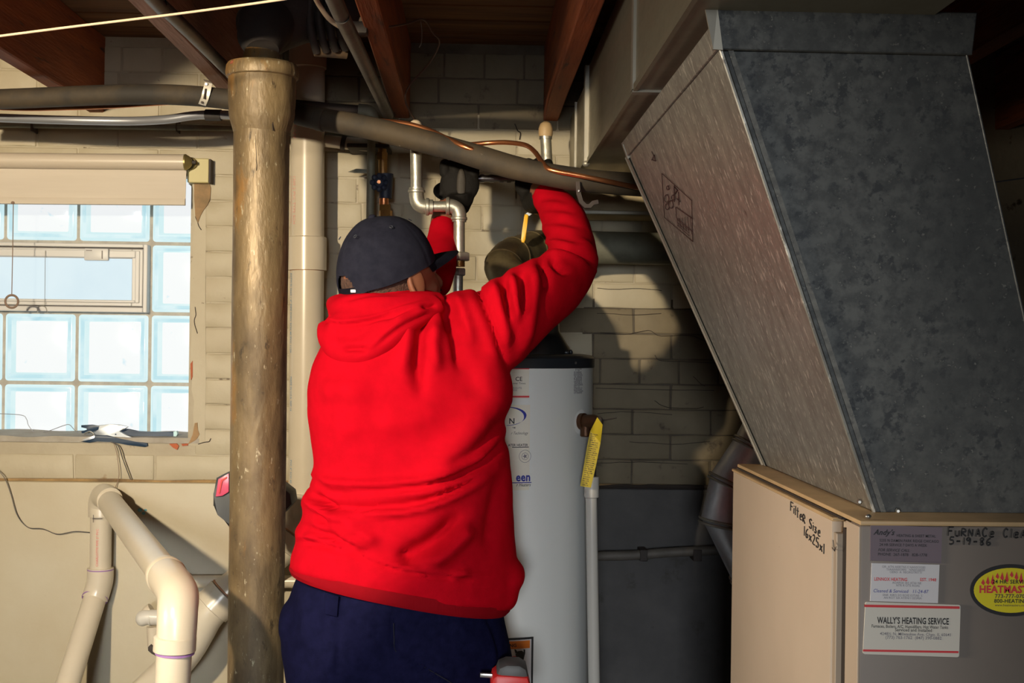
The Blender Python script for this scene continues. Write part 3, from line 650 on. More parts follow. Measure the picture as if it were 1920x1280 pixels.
# ------------------------------------------------------------------ cast iron column
t = thing('cast_iron_stack', 'rusty painted cast iron soil stack standing in front left of the man', 'pipe', P(487, 1280, 2.66)*1)
cx, cy = P(490, 640, 2.66).x, 2.66
b = B(); n = 60; ang = 40; z0 = 0; z1 = P(487, 215, 2.66).z
ptop, pbot = P(491, 220, 2.66), P(479, 1280, 2.66); dirc = (ptop-pbot).normalized()
foot = pbot - dirc*(pbot.z/dirc.z)
R0 = 51.5/F*2.66
rings = []
for i in range(n+1):
    c = foot.lerp(ptop, i/n); r = R0*(1+.0*i)
    rings.append([b.verts.new(c+Vector((math.cos(2*PI*k/ang), math.sin(2*PI*k/ang), 0))*(r+.0012*noise.noise(Vector((math.cos(2*PI*k/ang)*2, math.sin(2*PI*k/ang)*2, c.z*5))))) for k in range(ang)])
for a_, c_ in zip(rings, rings[1:]):
    for k in range(ang): b.faces.new((a_[k], a_[(k+1) % ang], c_[(k+1) % ang], c_[k]))
b.faces.new(rings[0][::-1]); b.faces.new(rings[-1])
obj('stack_pipe', b, M['cast_iron'], t, angle=180)
hz = lambda y: (P(491, y, 2.66)-ptop).dot(dirc)
obj('hub', lathe(B(), ptop, dirc, [(hz(250), R0), (hz(238), R0+.004), (hz(222), R0+.009), (hz(212), R0+.0105), (hz(206), R0+.010), (hz(195), R0+.0115), (hz(170), R0+.0125), (hz(148), R0+.012), (hz(146), R0+.0165), (hz(138), R0+.018), (hz(126), R0+.0165), (hz(121), R0+.013), (hz(121), R0-.008)], 40), M['cast_iron'], t)
obj('upper_pipe', tube(B(), [P(491, 125, 2.66), P(490, 112, 2.66), P(492, 96, 2.66)], [.040, .039, .035], 32), M['cast_iron'], t)
b = B(); q = P(441, 124, 2.62)
for k in range(9): ell(b, q+Vector((random.uniform(-.006, .012), random.uniform(-.01, .01), random.uniform(-.004, .006))), (random.uniform(.003, .006),)*3, seg=8)
obj('rust_flakes', b, mat('rust', (.22, .06, .03), .9), t, kind='stuff')
obj('drip', ell(B(), P(466, 151, 2.597), (.004, .003, .006), seg=10), mat('drip_orange', (.60, .28, .04), .4), t)
for pts in ([(449, 300), (450, 330), (449, 370), (455, 400), (462, 430), (458, 455), (455, 480)], [(478, 230), (480, 260), (481, 320)], [(512, 190), (513, 215), (512, 245)], [(453, 560), (451, 640), (452, 730), (450, 820)], [(449, 880), (447, 960), (448, 1060)]):
    q = []
    for x_, y_ in pts:
        p = P(x_, y_, 2.66); c = foot.lerp(ptop, (p.z-foot.z)/(ptop.z-foot.z)); dx = p.x-c.x; dy = -math.sqrt(max(R0*R0-dx*dx, 1e-6))
        p = P(x_, y_, 2.66+dy); q.append(p+Vector((0, -.0004, 0)))
    q = catmull(q, 6)
    for v in q: v.x += .0018*noise.noise(v*50)
    obj('paint_crack', tube(B(), q, .0011, 5), M['gap_dark'], t)
t = thing('iron_branch', 'black cast iron branch fitting in the shadow above the column', 'pipe', P(580, 60, 2.8))
obj('branch_run', tube(B(), catmull([P(486, 60, 2.74), P(520, 40, 2.78), P(580, 20, 2.82), (P(660, 10, 2.88))], 6), [.062, .064, .066, .062], 28), M['dark_iron'], t)
obj('branch_neck', tube(B(), [P(492, 96, 2.66), P(490, 70, 2.68), P(500, 45, 2.74)], [.034, .05, .06], 28), M['dark_iron'], t)
for k, x_ in enumerate((582, 600, 618, 636)):
    obj('clamp_band', tube(B(), catmull([P(x_+2, -20, 2.76), P(x_-2, 30, 2.755), P(x_+4, 70, 2.765), P(x_+12, 98-k*2, 2.79)], 5), .0085, 10), M['dark_iron'], t)
obj('branch_boss', tube(B(), [P(590, 90, 2.8), P(650, 95, 2.82)], .018, 14), mat('dusty_iron', (.16, .10, .05), .8, col2=(.05, .035, .03), nscale=30), t)

# ------------------------------------------------------------------ tall white PVC stack on the wall
t = thing('plastic_stack', 'tall white plastic drain pipe with printed lettering between column and man', 'pipe', P(575, 925, 3.33))
dp = 3.335; rp = .0435
pt, pb = P(578, 70, dp), P(572, 935, dp)
obj('pipe_run', tube(B(), [pt, P(576, 450, dp)], rp, 32), M['pvc'], t)
obj('pipe_run', tube(B(), [P(576, 505, dp), pb], rp, 32), M['pvc'], t)
obj('hub_top', lathe(B(), P(577, 130, dp), (0, 0, 1), [(0, rp), (.003, rp+.005), (.07, rp+.005), (.075, rp)], 32), M['pvc'], t)
cb = P(576, 507, dp)
obj('coupling', lathe(B(), cb, pt-cb, [(0, rp), (.0005, rp+.0065), (.0845, rp+.0065), (.087, rp+.004), (.0875, rp)], 32), M['pvc'], t)
obj('cement_ring', lathe(B(), cb-Vector((0, 0, .001)), pt-cb, [(0, rp+.001), (.002, rp+.001)], 32), M['rust_ring'], t)
q = [P(x_, y_, dp-.01) for x_, y_ in ((572, 925), (570, 940), (566, 965), (550, 1000), (520, 1035), (470, 1085), (425, 1130), (395, 1175))]
def cyltext(s, x_, y_, size, m, align='LEFT', down=True, r=rp, bold=0, xs=1):
    p = P(x_, y_, dp); c = pt.lerp(pb, (pt.z-p.z)/(pt.z-pb.z)); dx = p.x-c.x
    a0 = math.asin(max(-1, min(1, dx/r)))
    def f(u, v):
        # text runs downwards: +u -> down, +v -> to the right
        z = p.z-u; c2 = pt.lerp(pb, (pt.z-z)/(pt.z-pb.z)); a = a0+v/r
        return Vector((c2.x+math.sin(a)*(r+.0006), c2.y-math.cos(a)*(r+.0006), z))
    return obj('printed_text', mapped(text_bm(s, size, align, bold=bold, xs=xs), f), M[m], t, recalc=False, smooth=False)
cyltext('CHARLOTTE PIPE S/W', 553, 112, .0195, 'pink_print', xs=1.05)
cyltext('1200 2 PVC TYPE SCH', 553, 332, .0125, 'pink_print')
cyltext('ASTM D2729 NSF-DWV MADE IN USA', 548, 332, .007, 'pink_print')
cyltext('ASTM D 2665 / 4" PIPE DWV SCH 40 PVC 1120', 547, 512, .0115, 'blue_print', xs=.85)
cyltext('MADE IN U.S.A. NSF 14', 547, 705, .0105, 'blue_print', xs=.8)
cyltext('PVC 4" SCH 40', 547, 860, .0105, 'blue_print', xs=.85)
obj('hub', lathe(B(), P(568, 967, dp-.01), P(571, 922, dp-.01)-P(568, 967, dp-.01), [(0, rp-.002), (.001, rp+.006), (.055, rp+.006), (.06, rp)], 32), M['pvc'], t)
obj('offset_elbow', tube(B(), catmull([P(569, 950, dp-.01), P(567, 975, dp-.01), P(557, 1000, dp-.015), P(540, 1025, dp-.03)], 6), rp+.003, 28), M['pvc'], t)
ca, cbq = P(553, 1006, dp-.02), P(533, 1033, dp-.03)
obj('hub', lathe(B(), ca, cbq-ca, [(0, rp), (.002, rp+.0065), (.045, rp+.0065), (.047, rp)], 28), M['pvc'], t)
obj('cement_ring', lathe(B(), ca, cbq-ca, [(-.004, rp+.0045), (-.001, rp+.0045)], 28), M['rust_ring'], t)
obj('diagonal_pipe', tube(B(), [P(545, 1015, dp-.025), P(415, 1120, dp-.06)], rp, 28), M['pvc'], t)
ca, cbq = P(424, 1113, dp-.06), P(395, 1142, dp-.07)
obj('hub', lathe(B(), ca, cbq-ca, [(0, rp), (.002, rp+.0065), (.05, rp+.0065), (.052, rp)], 28), M['pvc'], t)
obj('cement_ring', lathe(B(), ca, cbq-ca, [(-.004, rp+.0045), (-.001, rp+.0045)], 28), M['rust_ring'], t)
obj('lower_elbow', tube(B(), catmull([P(408, 1128, dp-.065), P(385, 1155, dp-.07), P(368, 1185, dp-.07), P(350, 1215, dp-.07), P(322, 1250, dp-.06)], 6), rp+.002, 28), M['pvc'], t)
obj('diagonal_pipe', tube(B(), [P(335, 1236, dp-.065), P(235, 1330, dp-.05)], rp-.006, 28), M['pvc'], t)
ca, cbq = P(345, 1222, dp-.07), P(372, 1180, dp-.07)
# second, thin one: short horizontal pipe behind the column
t = thing('side_pipe', 'short horizontal cream pipe on the wall just left of the column', 'pipe', P(390, 1090, 3.37))
obj('pipe_run', tube(B(), [P(345, 1090, 3.37), P(560, 1090, 3.37)], .0165, 20), M['pvc'], t)
obj('pipe_rim', lathe(B(), P(348, 1090, 3.37), (1, 0, 0), [(0, .020), (.004, .0205), (.008, .0205), (.01, .0165)], 20), M['pvc'], t)
obj('pipe_elbow', tube(B(), catmull([P(352, 1090, 3.37), P(338, 1092, 3.365), P(330, 1105, 3.36), P(330, 1130, 3.36)], 5), .0195, 18), M['pvc'], t)
t = thing('trap_fitting', 'small white plastic elbow with a black clip behind the front drain pipe', 'pipe', P(285, 1170, 3.3))
obj('fitting_elbow', tube(B(), catmull([P(265, 1160, 3.3), P(274, 1157, 3.3), P(290, 1157, 3.3), P(330, 1158, 3.3)], 6), .0195, 20), M['pvc_white'], t)
obj('fitting_end', ell(B(), P(267, 1159, 3.3), (.017, .0195, .0195)), M['pvc_white'], t)
obj('fitting_rim', lathe(B(), P(281, 1158, 3.3), (1, 0, 0), [(0, .0195), (.001, .0205), (.003, .0205), (.004, .0195)], 20), M['pvc_white'], t)
obj('fitting_bell', tube(B(), catmull([P(284, 1140, 3.31), P(276, 1146, 3.31), P(272, 1156, 3.305)], 4), .014, 16), M['pvc'], t)
obj('drop_leg', rod(P(288, 1174, 3.3), P(290, 1215, 3.3), .0175, 20), M['pvc'], t)
obj('black_clip', plate([(277, 1213), (281, 1209), (293, 1216), (294, 1231), (284, 1226), (277, 1220)], 3.27, .02, .003), M['dark_iron'], t, label='black plastic clip')

# front drain pipe assembly (left vertical, long run toward the camera, big elbow, down)
t = thing('front_drain_pipe', 'white plastic drain pipe coming off the wall, slanting down beside the column', 'pipe', P(325, 1275, 2.2))
ro = .0302
A0 = P(200, 934, 3.37); A1 = P(318, 1088, 2.42)
obj('wall_elbow', tube(B(), catmull([P(190, 968, 3.375), P(190, 945, 3.375), P(195, 930, 3.355), P(206, 938, 3.30)], 8), ro+.0025, 24), M['pvc'], t)
d1 = (A1-A0).normalized()
obj('long_run', tube(B(), [A0+d1*.05, A1], ro, 32), M['pvc'], t)
obj('primer_ring', lathe(B(), A0+d1*.02, d1, [(0, ro+.001), (.004, ro+.001)], 28), M['primer'], t, label='purple primer ring')
q = [A1-d1*.055, A1-d1*.01, P(333, 1112, 2.36), P(333, 1145, 2.33), P(331, 1190, 2.32), P(329, 1215, 2.32)]
obj('elbow_hub', lathe(B(), A1-d1*.06, d1, [(0, ro+.001), (.001, ro+.0065), (.028, ro+.008), (.032, ro+.005)], 32), M['pvc'], t)
obj('big_elbow', tube(B(), catmull(q, 7), [ro+.005, ro+.006, ro+.007, ro+.006, ro+.005, ro+.004], 32), M['pvc'], t)
dn = P(325, 1280, 2.32)-P(329, 1200, 2.32)
obj('elbow_hub', lathe(B(), P(328.5, 1190, 2.32), dn, [(0, ro+.003), (.003, ro+.0075), (.028, ro+.0075), (.030, ro+.001)], 32), M['pvc'], t)
obj('primer_ring', lathe(B(), P(328, 1221, 2.32), dn, [(0, ro+.0045), (.004, ro+.0045)], 32), M['primer'], t, label='purple primer ring')
e = P(327, 1216, 2.32); dnn = dn.normalized(); fl = e+dnn*(e.z/-dnn.z)
obj('lower_pipe', tube(B(), [e, fl], ro+.001, 32), M['pvc'], t)
vv = 3.375
obj('left_vertical', tube(B(), [P(189.5, 960, vv), P(188.5, 1070, vv)], ro-.003, 28), M['pvc'], t)
sd = P(188.5, 1070, vv)
obj('offset_elbow', tube(B(), catmull([P(188.5, 1064, vv), P(188, 1085, vv), P(184, 1103, vv), P(178, 1122, vv-.005)], 6), ro+.003, 28), M['pvc'], t)
obj('primer_ring', lathe(B(), P(188.5, 1068, vv), (0, 0, 1), [(0, ro+.0035), (.003, ro+.0035)], 28), M['primer'], t, label='purple primer ring')
dd = (P(128, 1280, 3.2)-P(179, 1118, vv-.004)).normalized(); s = P(179, 1118, vv-.004)
obj('primer_ring', lathe(B(), s+dd*.004, dd, [(0, ro+.0035), (.003, ro+.0035)], 28), M['primer'], t, label='purple primer ring')
obj('slanted_pipe', tube(B(), [s, s+dd*(s.z/-dd.z)], ro-.001, 28), M['pvc'], t)
def flatv(s_, x_, y_, r, d, size, m, parent, down=True):
    p = P(x_, y_, d-r-.001)
    def f(u, v): return Vector((p.x+(v if not down else -v), p.y+abs(v)*.1, p.z+(u if not down else -u)))
    return f
p = P(184, 1062, vv-ro+.001)
obj('printed_text', mapped(text_bm('CHARLOTTE PIPE 2" PVC', .0085), lambda u, v: Vector((p.x-v, p.y-.001, p.z+u))), M['red_print'], t, recalc=False, smooth=False)
p2 = P(173, 972, vv-ro-.0035)
obj('pencil_mark', merge([rbox(p2+Vector((0, 0, -.0008)), p2+Vector((.026, .001, .0006))), rbox(p2+Vector((.002, 0, -.010)), p2+Vector((.0032, .001, .010)))]), M['pencil'], t, smooth=False)
p3 = P(309, 1112, 2.36-.043)
obj('printed_text', mapped(text_bm('SCH 40 PVC DWV', .007), lambda u, v: Vector((p3.x+u*.62, p3.y+.004*abs(u-.02)/.02, p3.z+v+.012*u))), M['black_print'], t, recalc=False, smooth=False)

# pink and grey boxed instrument behind the column
t = thing('laser_tool', 'pink and dark grey cased instrument peeking out behind the column', 'tool', P(440, 960, 2.9))
b = plate([(400, 925), (405, 896), (430, 884), (480, 890), (520, 905), (545, 925), (548, 945), (530, 965), (480, 1000), (430, 990), (412, 962), (399, 948)], 2.85, .09, .006)
obj('tool_case', b, M['tool_grey'], t)
obj('pink_face', plate([(404, 931), (409, 898), (429, 887), (429, 922), (416, 930)], 2.842, .02, .002), M['tool_pink'], t, label='glossy pink face panel')
obj('face_slot', plate([(409, 925), (414, 899), (426, 893), (426, 896), (417, 902), (412, 925)], 2.839, .006), M['tool_red'], t, smooth=False)

# ------------------------------------------------------------------ water heater
XT, YT, RT = P(920, 700, 3.02).x, 3.02, .235
XT = P(1109, 900, 3.02).x - RT*1.003
ztop = P(1000, 664, YT-RT*.3).z
t = thing('water_heater', 'tall white tank water heater with a dark top behind the man', 'water heater', (XT, YT, 0))
obj('tank', lathe(B(), (XT, YT, .04), (0, 0, 1), [(0, RT-.01), (.004, RT), (ztop-.04-.028, RT)], 96), M['tank_white'], t)
obj('tank_base', lathe(B(), (XT, YT, 0), (0, 0, 1), [(0, RT-.02), (.042, RT-.02)], 48), M['tank_cap'], t)
obj('top_cap', lathe(B(), (XT, YT, ztop-.030), (0, 0, 1), [(0, RT), (.001, RT+.0035), (.022, RT+.0035), (.028, RT-.002), (.031, RT-.02), (.032, .05)], 96), M['tank_cap'], t)
def oncyl(ang, z, off=.0008): return Vector((XT+math.sin(ang)*(RT+off), YT-math.cos(ang)*(RT+off), z))
def cang(px_, py_):
    # angle and height where the pixel's ray meets the tank
    d = ray(px_, py_); ox, oy = -XT, -YT
    a = d.x**2+d.y**2; b_ = 2*(ox*d.x+oy*d.y); c_ = ox*ox+oy*oy-RT*RT
    s_ = (-b_-math.sqrt(max(b_*b_-4*a*c_, 0)))/(2*a); p = Vector((0, 0, E))+d*s_
    return math.atan2(p.x-XT, -(p.y-YT)), p.z
def cylpatch(x0, y0, x1, y1, off=.0008):
    a0, za = cang(x0, y0); a1, zb = cang(x1, y0); _, zc = cang(x1, y1); b = B(); n_ = 10
    rows = [[b.verts.new(oncyl(a0+(a1-a0)*i/n_, z, off)) for i in range(n_+1)] for z in (za, zc)]
    rows2 = [[b.verts.new(oncyl(a0+(a1-a0)*i/n_, z, off-.0006)) for i in range(n_+1)] for z in (za, zc)]
    for R_ in (rows, rows2):
        for i in range(n_): b.faces.new((R_[0][i], R_[0][i+1], R_[1][i+1], R_[1][i]))
    return b
def ctext(s_, px_, py_, size, m, align='RIGHT', shear=0, bold=0, off=.0018, xs=1):
    a, z = cang(px_, py_)
    return mapped(text_bm(s_, size, align, shear, bold, xs=xs), lambda u, v: oncyl(a+u/RT, z+v, off)), M[m]
def ct(*a, **k):
    b_, m_ = ctext(*a, **k); return obj('printed_text', b_, m_, t, recalc=False, smooth=False)
obj('service_label', cylpatch(900, 686, 992, 747), M['paper'], t, label='cream service label with red bars')
obj('label_bar', cylpatch(900, 689, 992, 692, .0014), M['red_ink'], t); obj('label_bar', cylpatch(900, 741, 992, 745, .0014), M['red_ink'], t)
ct('CE', 979, 714, .013, 'black_print', bold=.01); ct('over Times', 985, 720, .006, 'black_print'); ct('ROUTE', 978, 729, .006, 'grey_print'); ct('9950', 969, 733, .006, 'grey_print')
obj('brand_label', cylpatch(900, 758, 994, 918), M['paper'], t, label='tall cream brand label')
ct('N', 965, 794, .017, 'black_print', bold=.02); ct('TM', 966, 803, .005, 'black_print', bold=.01)
a0, z0_ = cang(955, 765); b = B(); q = []
for k in range(17):
    tt = PI*.52-PI*1.02*k/16; w_ = 1-abs(k/16-.5)*1.5
    c_ = cang(950, 780)
    q.append((c_[0]+math.cos(tt)*.042/RT, c_[1]+math.sin(tt)*.020, max(w_, .06)*.0048))
r1 = [b.verts.new(oncyl(a_+w_/RT*.4, z_+w_*.4, .0022)) for a_, z_, w_ in q]; r2 = [b.verts.new(oncyl(a_-w_/RT*.8, z_-w_*.4, .0022)) for a_, z_, w_ in q]
for k in range(16): b.faces.new((r1[k], r1[k+1], r2[k+1], r2[k]))
obj('blue_swoosh', b, M['navy_print'], t, recalc=False, smooth=False)
ct('r Technology', 989, 814, .009, 'black_print', shear=.4, xs=.75); ct('ATER HEATER', 989, 836, .0075, 'black_print', bold=.02, xs=.9)
obj('label_rule', cylpatch(960, 837.5, 991, 838.5, .0016), M['black_print'], t)
a_, z_ = cang(984, 855)
for rr_ in (.0135, .0075):
    q = [oncyl(a_+math.cos(2*PI*k/24)*rr_/RT, z_+math.sin(2*PI*k/24)*rr_, .0018) for k in range(25)]
    obj('seal_ring', tube(B(), q, .0004, 4), M['grey_print'], t)
b = B(); c0_ = b.verts.new(oncyl(a_, z_, .0018)); q = [b.verts.new(oncyl(a_+math.cos(PI*k/5)*(.006 if k % 2 else .0025)/RT, z_+math.sin(PI*k/5)*(.006 if k % 2 else .0025), .0018)) for k in range(10)]
for k in range(10): b.faces.new((c0_, q[k], q[(k+1) % 10]))
obj('seal_star', b, M['grey_print'], t, recalc=False, smooth=False)
ct('een', 994, 901, .026, 'navy_print', bold=.03, xs=.85); obj('label_rule', cylpatch(958, 904, 996, 904.8, .0016), M['navy_print'], t)
ct('r Heaters', 994, 911, .010, 'black_print', shear=.4, xs=.8, bold=.01)
b = B(); rnd = random.Random(3)
bms = []
for k in range(17):
    y_ = 690+k*3; n_ = 6 if k < 3 else 9
    a_, z_ = cang(1075+(3 if k < 3 else 0), y_); s_ = ''.join(rnd.choice('AEINORST ') for _ in range(n_))
    bms.append(mapped(text_bm(s_, .0052, 'LEFT', 0, .02, xs=.85), lambda u, v: oncyl(a_+u/RT*1.5, z_+v, .0012)))
obj('fine_print', merge(bms), M['grey_print'], t, recalc=False, smooth=False)
a_, z_ = cang(1077, 680); 
obj('cap_screw', lathe(B(), oncyl(a_, z_, .002), (math.sin(a_), -math.cos(a_), 0), [(0, .0035), (.003, .003)], 10), M['steel'], t)
obj('cap_nub', merge([ell(B(), (P(1062, 661, 2.95)), (.008, .008, .004), seg=10), ell(B(), (P(1070, 660, 2.97)), (.005, .005, .006), seg=10)]), M['tank_cap'], t)
# warning label near the bottom
obj('warning_border', cylpatch(905, 1196, 1000, 1340, .0008), M['black_print'], t, label='black border of the warning label')
obj('warning_label', cylpatch(908, 1200, 996, 1336, .0014), M['paper_white'], t)
obj('warning_band', cylpatch(908, 1202, 993, 1214, .0018), M['orange_ink'], t, label='orange warning band')
ct('WARNING', 968, 1212, .010, 'black_print', bold=.02, off=.0024)
def cpoly(pts, off=.0022):
    b = B(); vs = [b.verts.new(oncyl(*cang(x_, y_), off)) for x_, y_ in pts]; f_ = b.faces.new(vs); bmesh.ops.triangulate(b, faces=[f_]); return b
obj('flame_picture', cpoly([(945, 1243), (950, 1232), (955, 1240), (957, 1230), (962, 1237), (966, 1229), (970, 1238), (976, 1233), (982, 1240), (979, 1250), (970, 1244), (962, 1249), (950, 1247)]), M['red_ink'], t, smooth=False)
obj('figure_picture', merge([cpoly([(966, 1226), (970, 1220), (978, 1219), (984, 1224), (981, 1236), (974, 1239), (968, 1233)], .0024), cpoly([(966, 1224), (964, 1216), (967, 1217), (970, 1222)], .0026), cpoly([(981, 1222), (981, 1216), (984, 1217), (984, 1224)], .0026)]), M['black_print'], t, smooth=False)
# relief valve on the tank side
a_, z_ = cang(1092, 790); dirv = Vector((math.sin(1.1), -math.cos(1.1), 0))
pv = oncyl(cang(1088, 790)[0], cang(1088, 790)[1], 0)
hd = P(1122, 790, 2.86)
obj('port_ring', lathe(B(), pv-(hd-pv).normalized()*.004, hd-pv, [(0, .030), (.004, .029), (.006, .024)], 28), M['tank_white'], t)
t2 = thing('relief_valve', 'dark bronze relief valve on the right side of the water heater', 'valve', pv)
L_ = (hd-pv).length; ax2 = (hd-pv).normalized()
obj('valve_body', lathe(B(), pv, ax2, [(0, .019), (.012, .019), (.013, .0155), (L_-.01, .0155), (L_, .012)], 20), M['bronze_dark'], t2)
obj('valve_outlet', lathe(B(), pv+ax2*L_*.30, (0, 0, -1), [(0, .012), (.032, .012), (.034, .010)], 16), M['bronze_dark'], t2)
obj('test_lever', tube(B(), [P(1120, 788, 2.85), P(1135, 787, 2.86), P(1156, 783, 2.87)], .0015, 8), M['dark_iron'], t2)
obj('lever_hub', ell(B(), P(1124, 791, 2.85), (.009, .01, .013), seg=12), M['dark_iron'], t2)
tg = thing('warning_tag', 'yellow paper warning tag hanging from the relief valve', 'tag', P(1110, 850, 2.80))
tagp = [(1120, 782), (1130, 796), (1126, 830), (1118, 870), (1108, 914), (1088, 911), (1095, 870), (1102, 830), (1107, 807)]
obj('tag_sheet', prism(B(), [P(x_, y_, 2.80+(.02 if y_ < 800 else 0)) for x_, y_ in tagp], (0, .0006, 0)), M['tag_yellow'], tg, smooth=False)
bms = []; o_ = P(1106, 812, 2.7985); ud = (P(1129, 816, 2.7985)-o_).normalized(); vd = (P(1090, 908, 2.7985)-o_).normalized()
for k in range(26):
    s_ = ''.join(rnd.choice('AEINORSTLM ') for _ in range(10 if 3 < k < 20 else 7))
    bms.append(mapped(text_bm(s_, .0042, 'LEFT', 0, .01, xs=.75), lambda u, v: o_+ud*(u+.0015)+vd*(.0045*(k+.5)-v)))
obj('tag_print', merge(bms), M['pencil'], tg, recalc=False, smooth=False)
t = thing('discharge_pipe', 'slim white plastic discharge pipe standing beside the water heater', 'pipe', P(1113, 1280, 2.84))
dd_ = 2.84; ptp = P(1108, 905, dd_); pbt = P(1114, 1280, dd_)
fo = pbt+(pbt-ptp)*(pbt.z/(ptp.z-pbt.z))
obj('pipe_run', tube(B(), [ptp, fo], .0130, 20), M['pvc_white'], t)
obj('coupling', lathe(B(), P(1109, 933, dd_), (0, 0, 1), [(0, .0135), (.002, .0165), (.047, .0165), (.048, .012)], 20), M['pvc_white'], t)
obj('inner_pipe', rod(P(1112, 895, dd_), P(1112, 874, dd_), .007, 12), M['dark_iron'], t)
t = thing('low_wall_pipe', 'dark painted pipe running low along the wall right of the water heater', 'pipe', P(1230, 1040, 3.36))
obj('pipe_run', tube(B(), catmull([P(1060, 1043, 3.37), P(1180, 1041, 3.37), P(1260, 1035, 3.37), P(1420, 1028, 3.37)], 4), .0130, 16), mat('drab_pipe', (.13, .115, .10), .6, col2=(.09, .08, .07), nscale=20), t)
for X in (1200, 1300): obj('pipe_clip', rbox(P(X, 1052, 3.355), P(X+9, 1024, 3.413), .001), M['dark_iron'], t)

# ------------------------------------------------------------------ adjustable round duct elbow behind furnace
t = thing('round_duct', 'shiny round sheet metal duct elbow behind the furnace', 'duct', P(1370, 960, 2.85))
dr = 2.86; pr = 1/F*dr
cen = [((1445, 790), 62), ((1396, 862), 66), ((1380, 950), 66), ((1392, 1020), 64), ((1420, 1080), 58), ((1455, 1150), 56)]
cuts = [P(1465, 775, dr), P(1410, 850, dr), P(1385, 915, dr), P(1388, 998, dr), P(1432, 1092, dr), P(1450, 1170, dr)]
rads = [60*pr, 64*pr, 66*pr, 66*pr, 60*pr, 55*pr]
def cutring(bm, c, u, r, seg=36):
    return [bm.verts.new(c+u*math.cos(2*PI*k/seg)*r+Vector((0, 1, 0))*math.sin(2*PI*k/seg)*.064) for k in range(seg)]
# left/right silhouette points of each seam, taken where the gores meet
seams = [((1405, 770), (1560, 850)), ((1381, 817), (1470, 870)), ((1334, 887), (1460, 945)), ((1315, 970), (1465, 990)), ((1372, 1085), (1480, 1055)), ((1400, 1130), (1500, 1110))]
for i in range(len(seams)-1):
    b = B(); rs_ = []
    for j in (i, i+1):
        a_, c_ = P(*seams[j][0], dr), P(*seams[j][1], dr); mid = (a_+c_)/2; u_ = (c_-a_)/2
        rs_.append([b.verts.new(mid+u_*math.cos(2*PI*k/36)+Vector((0, 1, 0))*math.sin(2*PI*k/36)*.075) for k in range(36)])
    for k in range(36): b.faces.new((rs_[0][k], rs_[0][(k+1) % 36], rs_[1][(k+1) % 36], rs_[1][k]))
    obj('gore', b, M['bright_duct'], t)
obj('duct_leg', tube(B(), [P(1450, 1118, dr), Vector((P(1450, 1118, dr).x+.02, dr, 0))], .062, 30), M['bright_duct'], t)
for j in range(1, len(seams)-1):
    a_, c_ = P(*seams[j][0], dr), P(*seams[j][1], dr); mid = (a_+c_)/2; u_ = (c_-a_)/2
    for off_ in (0, .009):
        nrm = Vector((u_.z, 0, -u_.x)).normalized()*off_
        q = [mid+nrm+u_*1.025*math.cos(2*PI*k/36)+Vector((0, 1, 0))*math.sin(2*PI*k/36)*.077 for k in range(37)]
        obj('gore_bead', tube(B(), q, .0034, 8), M['seam_metal'], t)

# ------------------------------------------------------------------ furnace
FX = .486; FD0, FD1 = 1.62, 2.31; FZ = E-.2168; FW = .38
t = thing('furnace', 'tan metal furnace cabinet with stickers and handwriting on its panels', 'furnace', (FX+FW/2, (FD0+FD1)/2, 0))
obj('cabinet', rbox((FX+.006, FD0, .02), (FX+FW, FD1, FZ-.012), .002), M['furnace_tan'], t, smooth=False)
obj('top_rim', rbox((FX-.001, FD0-.045, FZ-.006), (FX+FW+.004, FD1+.003, FZ), .0015, 2), M['furnace_trim'], t)
# side filter door: standing proud of the cabinet, its rail
obj('filter_door', rbox((FX-.010, FD0+.050, .05), (FX+.006, FD1-.004, FZ-.010), .003, 2), M['furnace_tan'], t, label='flat tan filter door on the side')
obj('door_rail', rbox((FX-.0115, FD0+.044, FZ-.0135), (FX+.006, FD1+.001, FZ-.0085), .0015), M['furnace_trim'], t)
obj('rail_gap', rbox((FX-.003, FD0+.03, FZ-.009), (FX+.004, FD1, FZ-.006)), M['gap_dark'], t, smooth=False)
obj('door_end_strip', rbox((FX-.007, FD0+.036, .05), (FX+.006, FD0+.051, FZ-.028), .001), mat('strip_dull', (.36, .29, .22), .5), t, smooth=False)
obj('side_gap', rbox((FX+.001, FD0+.016, .05), (FX+.007, FD0+.036, FZ-.02)), M['gap_dark'], t, smooth=False)
obj('front_door', rbox((FX, FD0-.042, .08), (FX+FW, FD0+.002, FZ-.006), .003, 2), M['furnace_tan_shaded'], t, label='tan front door of the furnace, darkened to paint in shade')
obj('door_flange', rbox((FX-.0015, FD0-.041, .08), (FX+.001, FD0+.012, FZ-.008), .0005), M['furnace_tan'], t, smooth=False)
for x_, y_ in ((1628, 968),): obj('screw', ell(B(), P(x_, y_, 1.585), (.004, .003, .003), seg=10), M['steel'], t)
FY = FD0-.0425                                # front face
def fp(px_, py_, off=0): return onplane(px_, py_, (0, FY-off, 0), (0, 1, 0))
def sp(px_, py_, off=0): return onplane(px_, py_, (FX-.0105-off, 0, 0), (1, 0, 0))
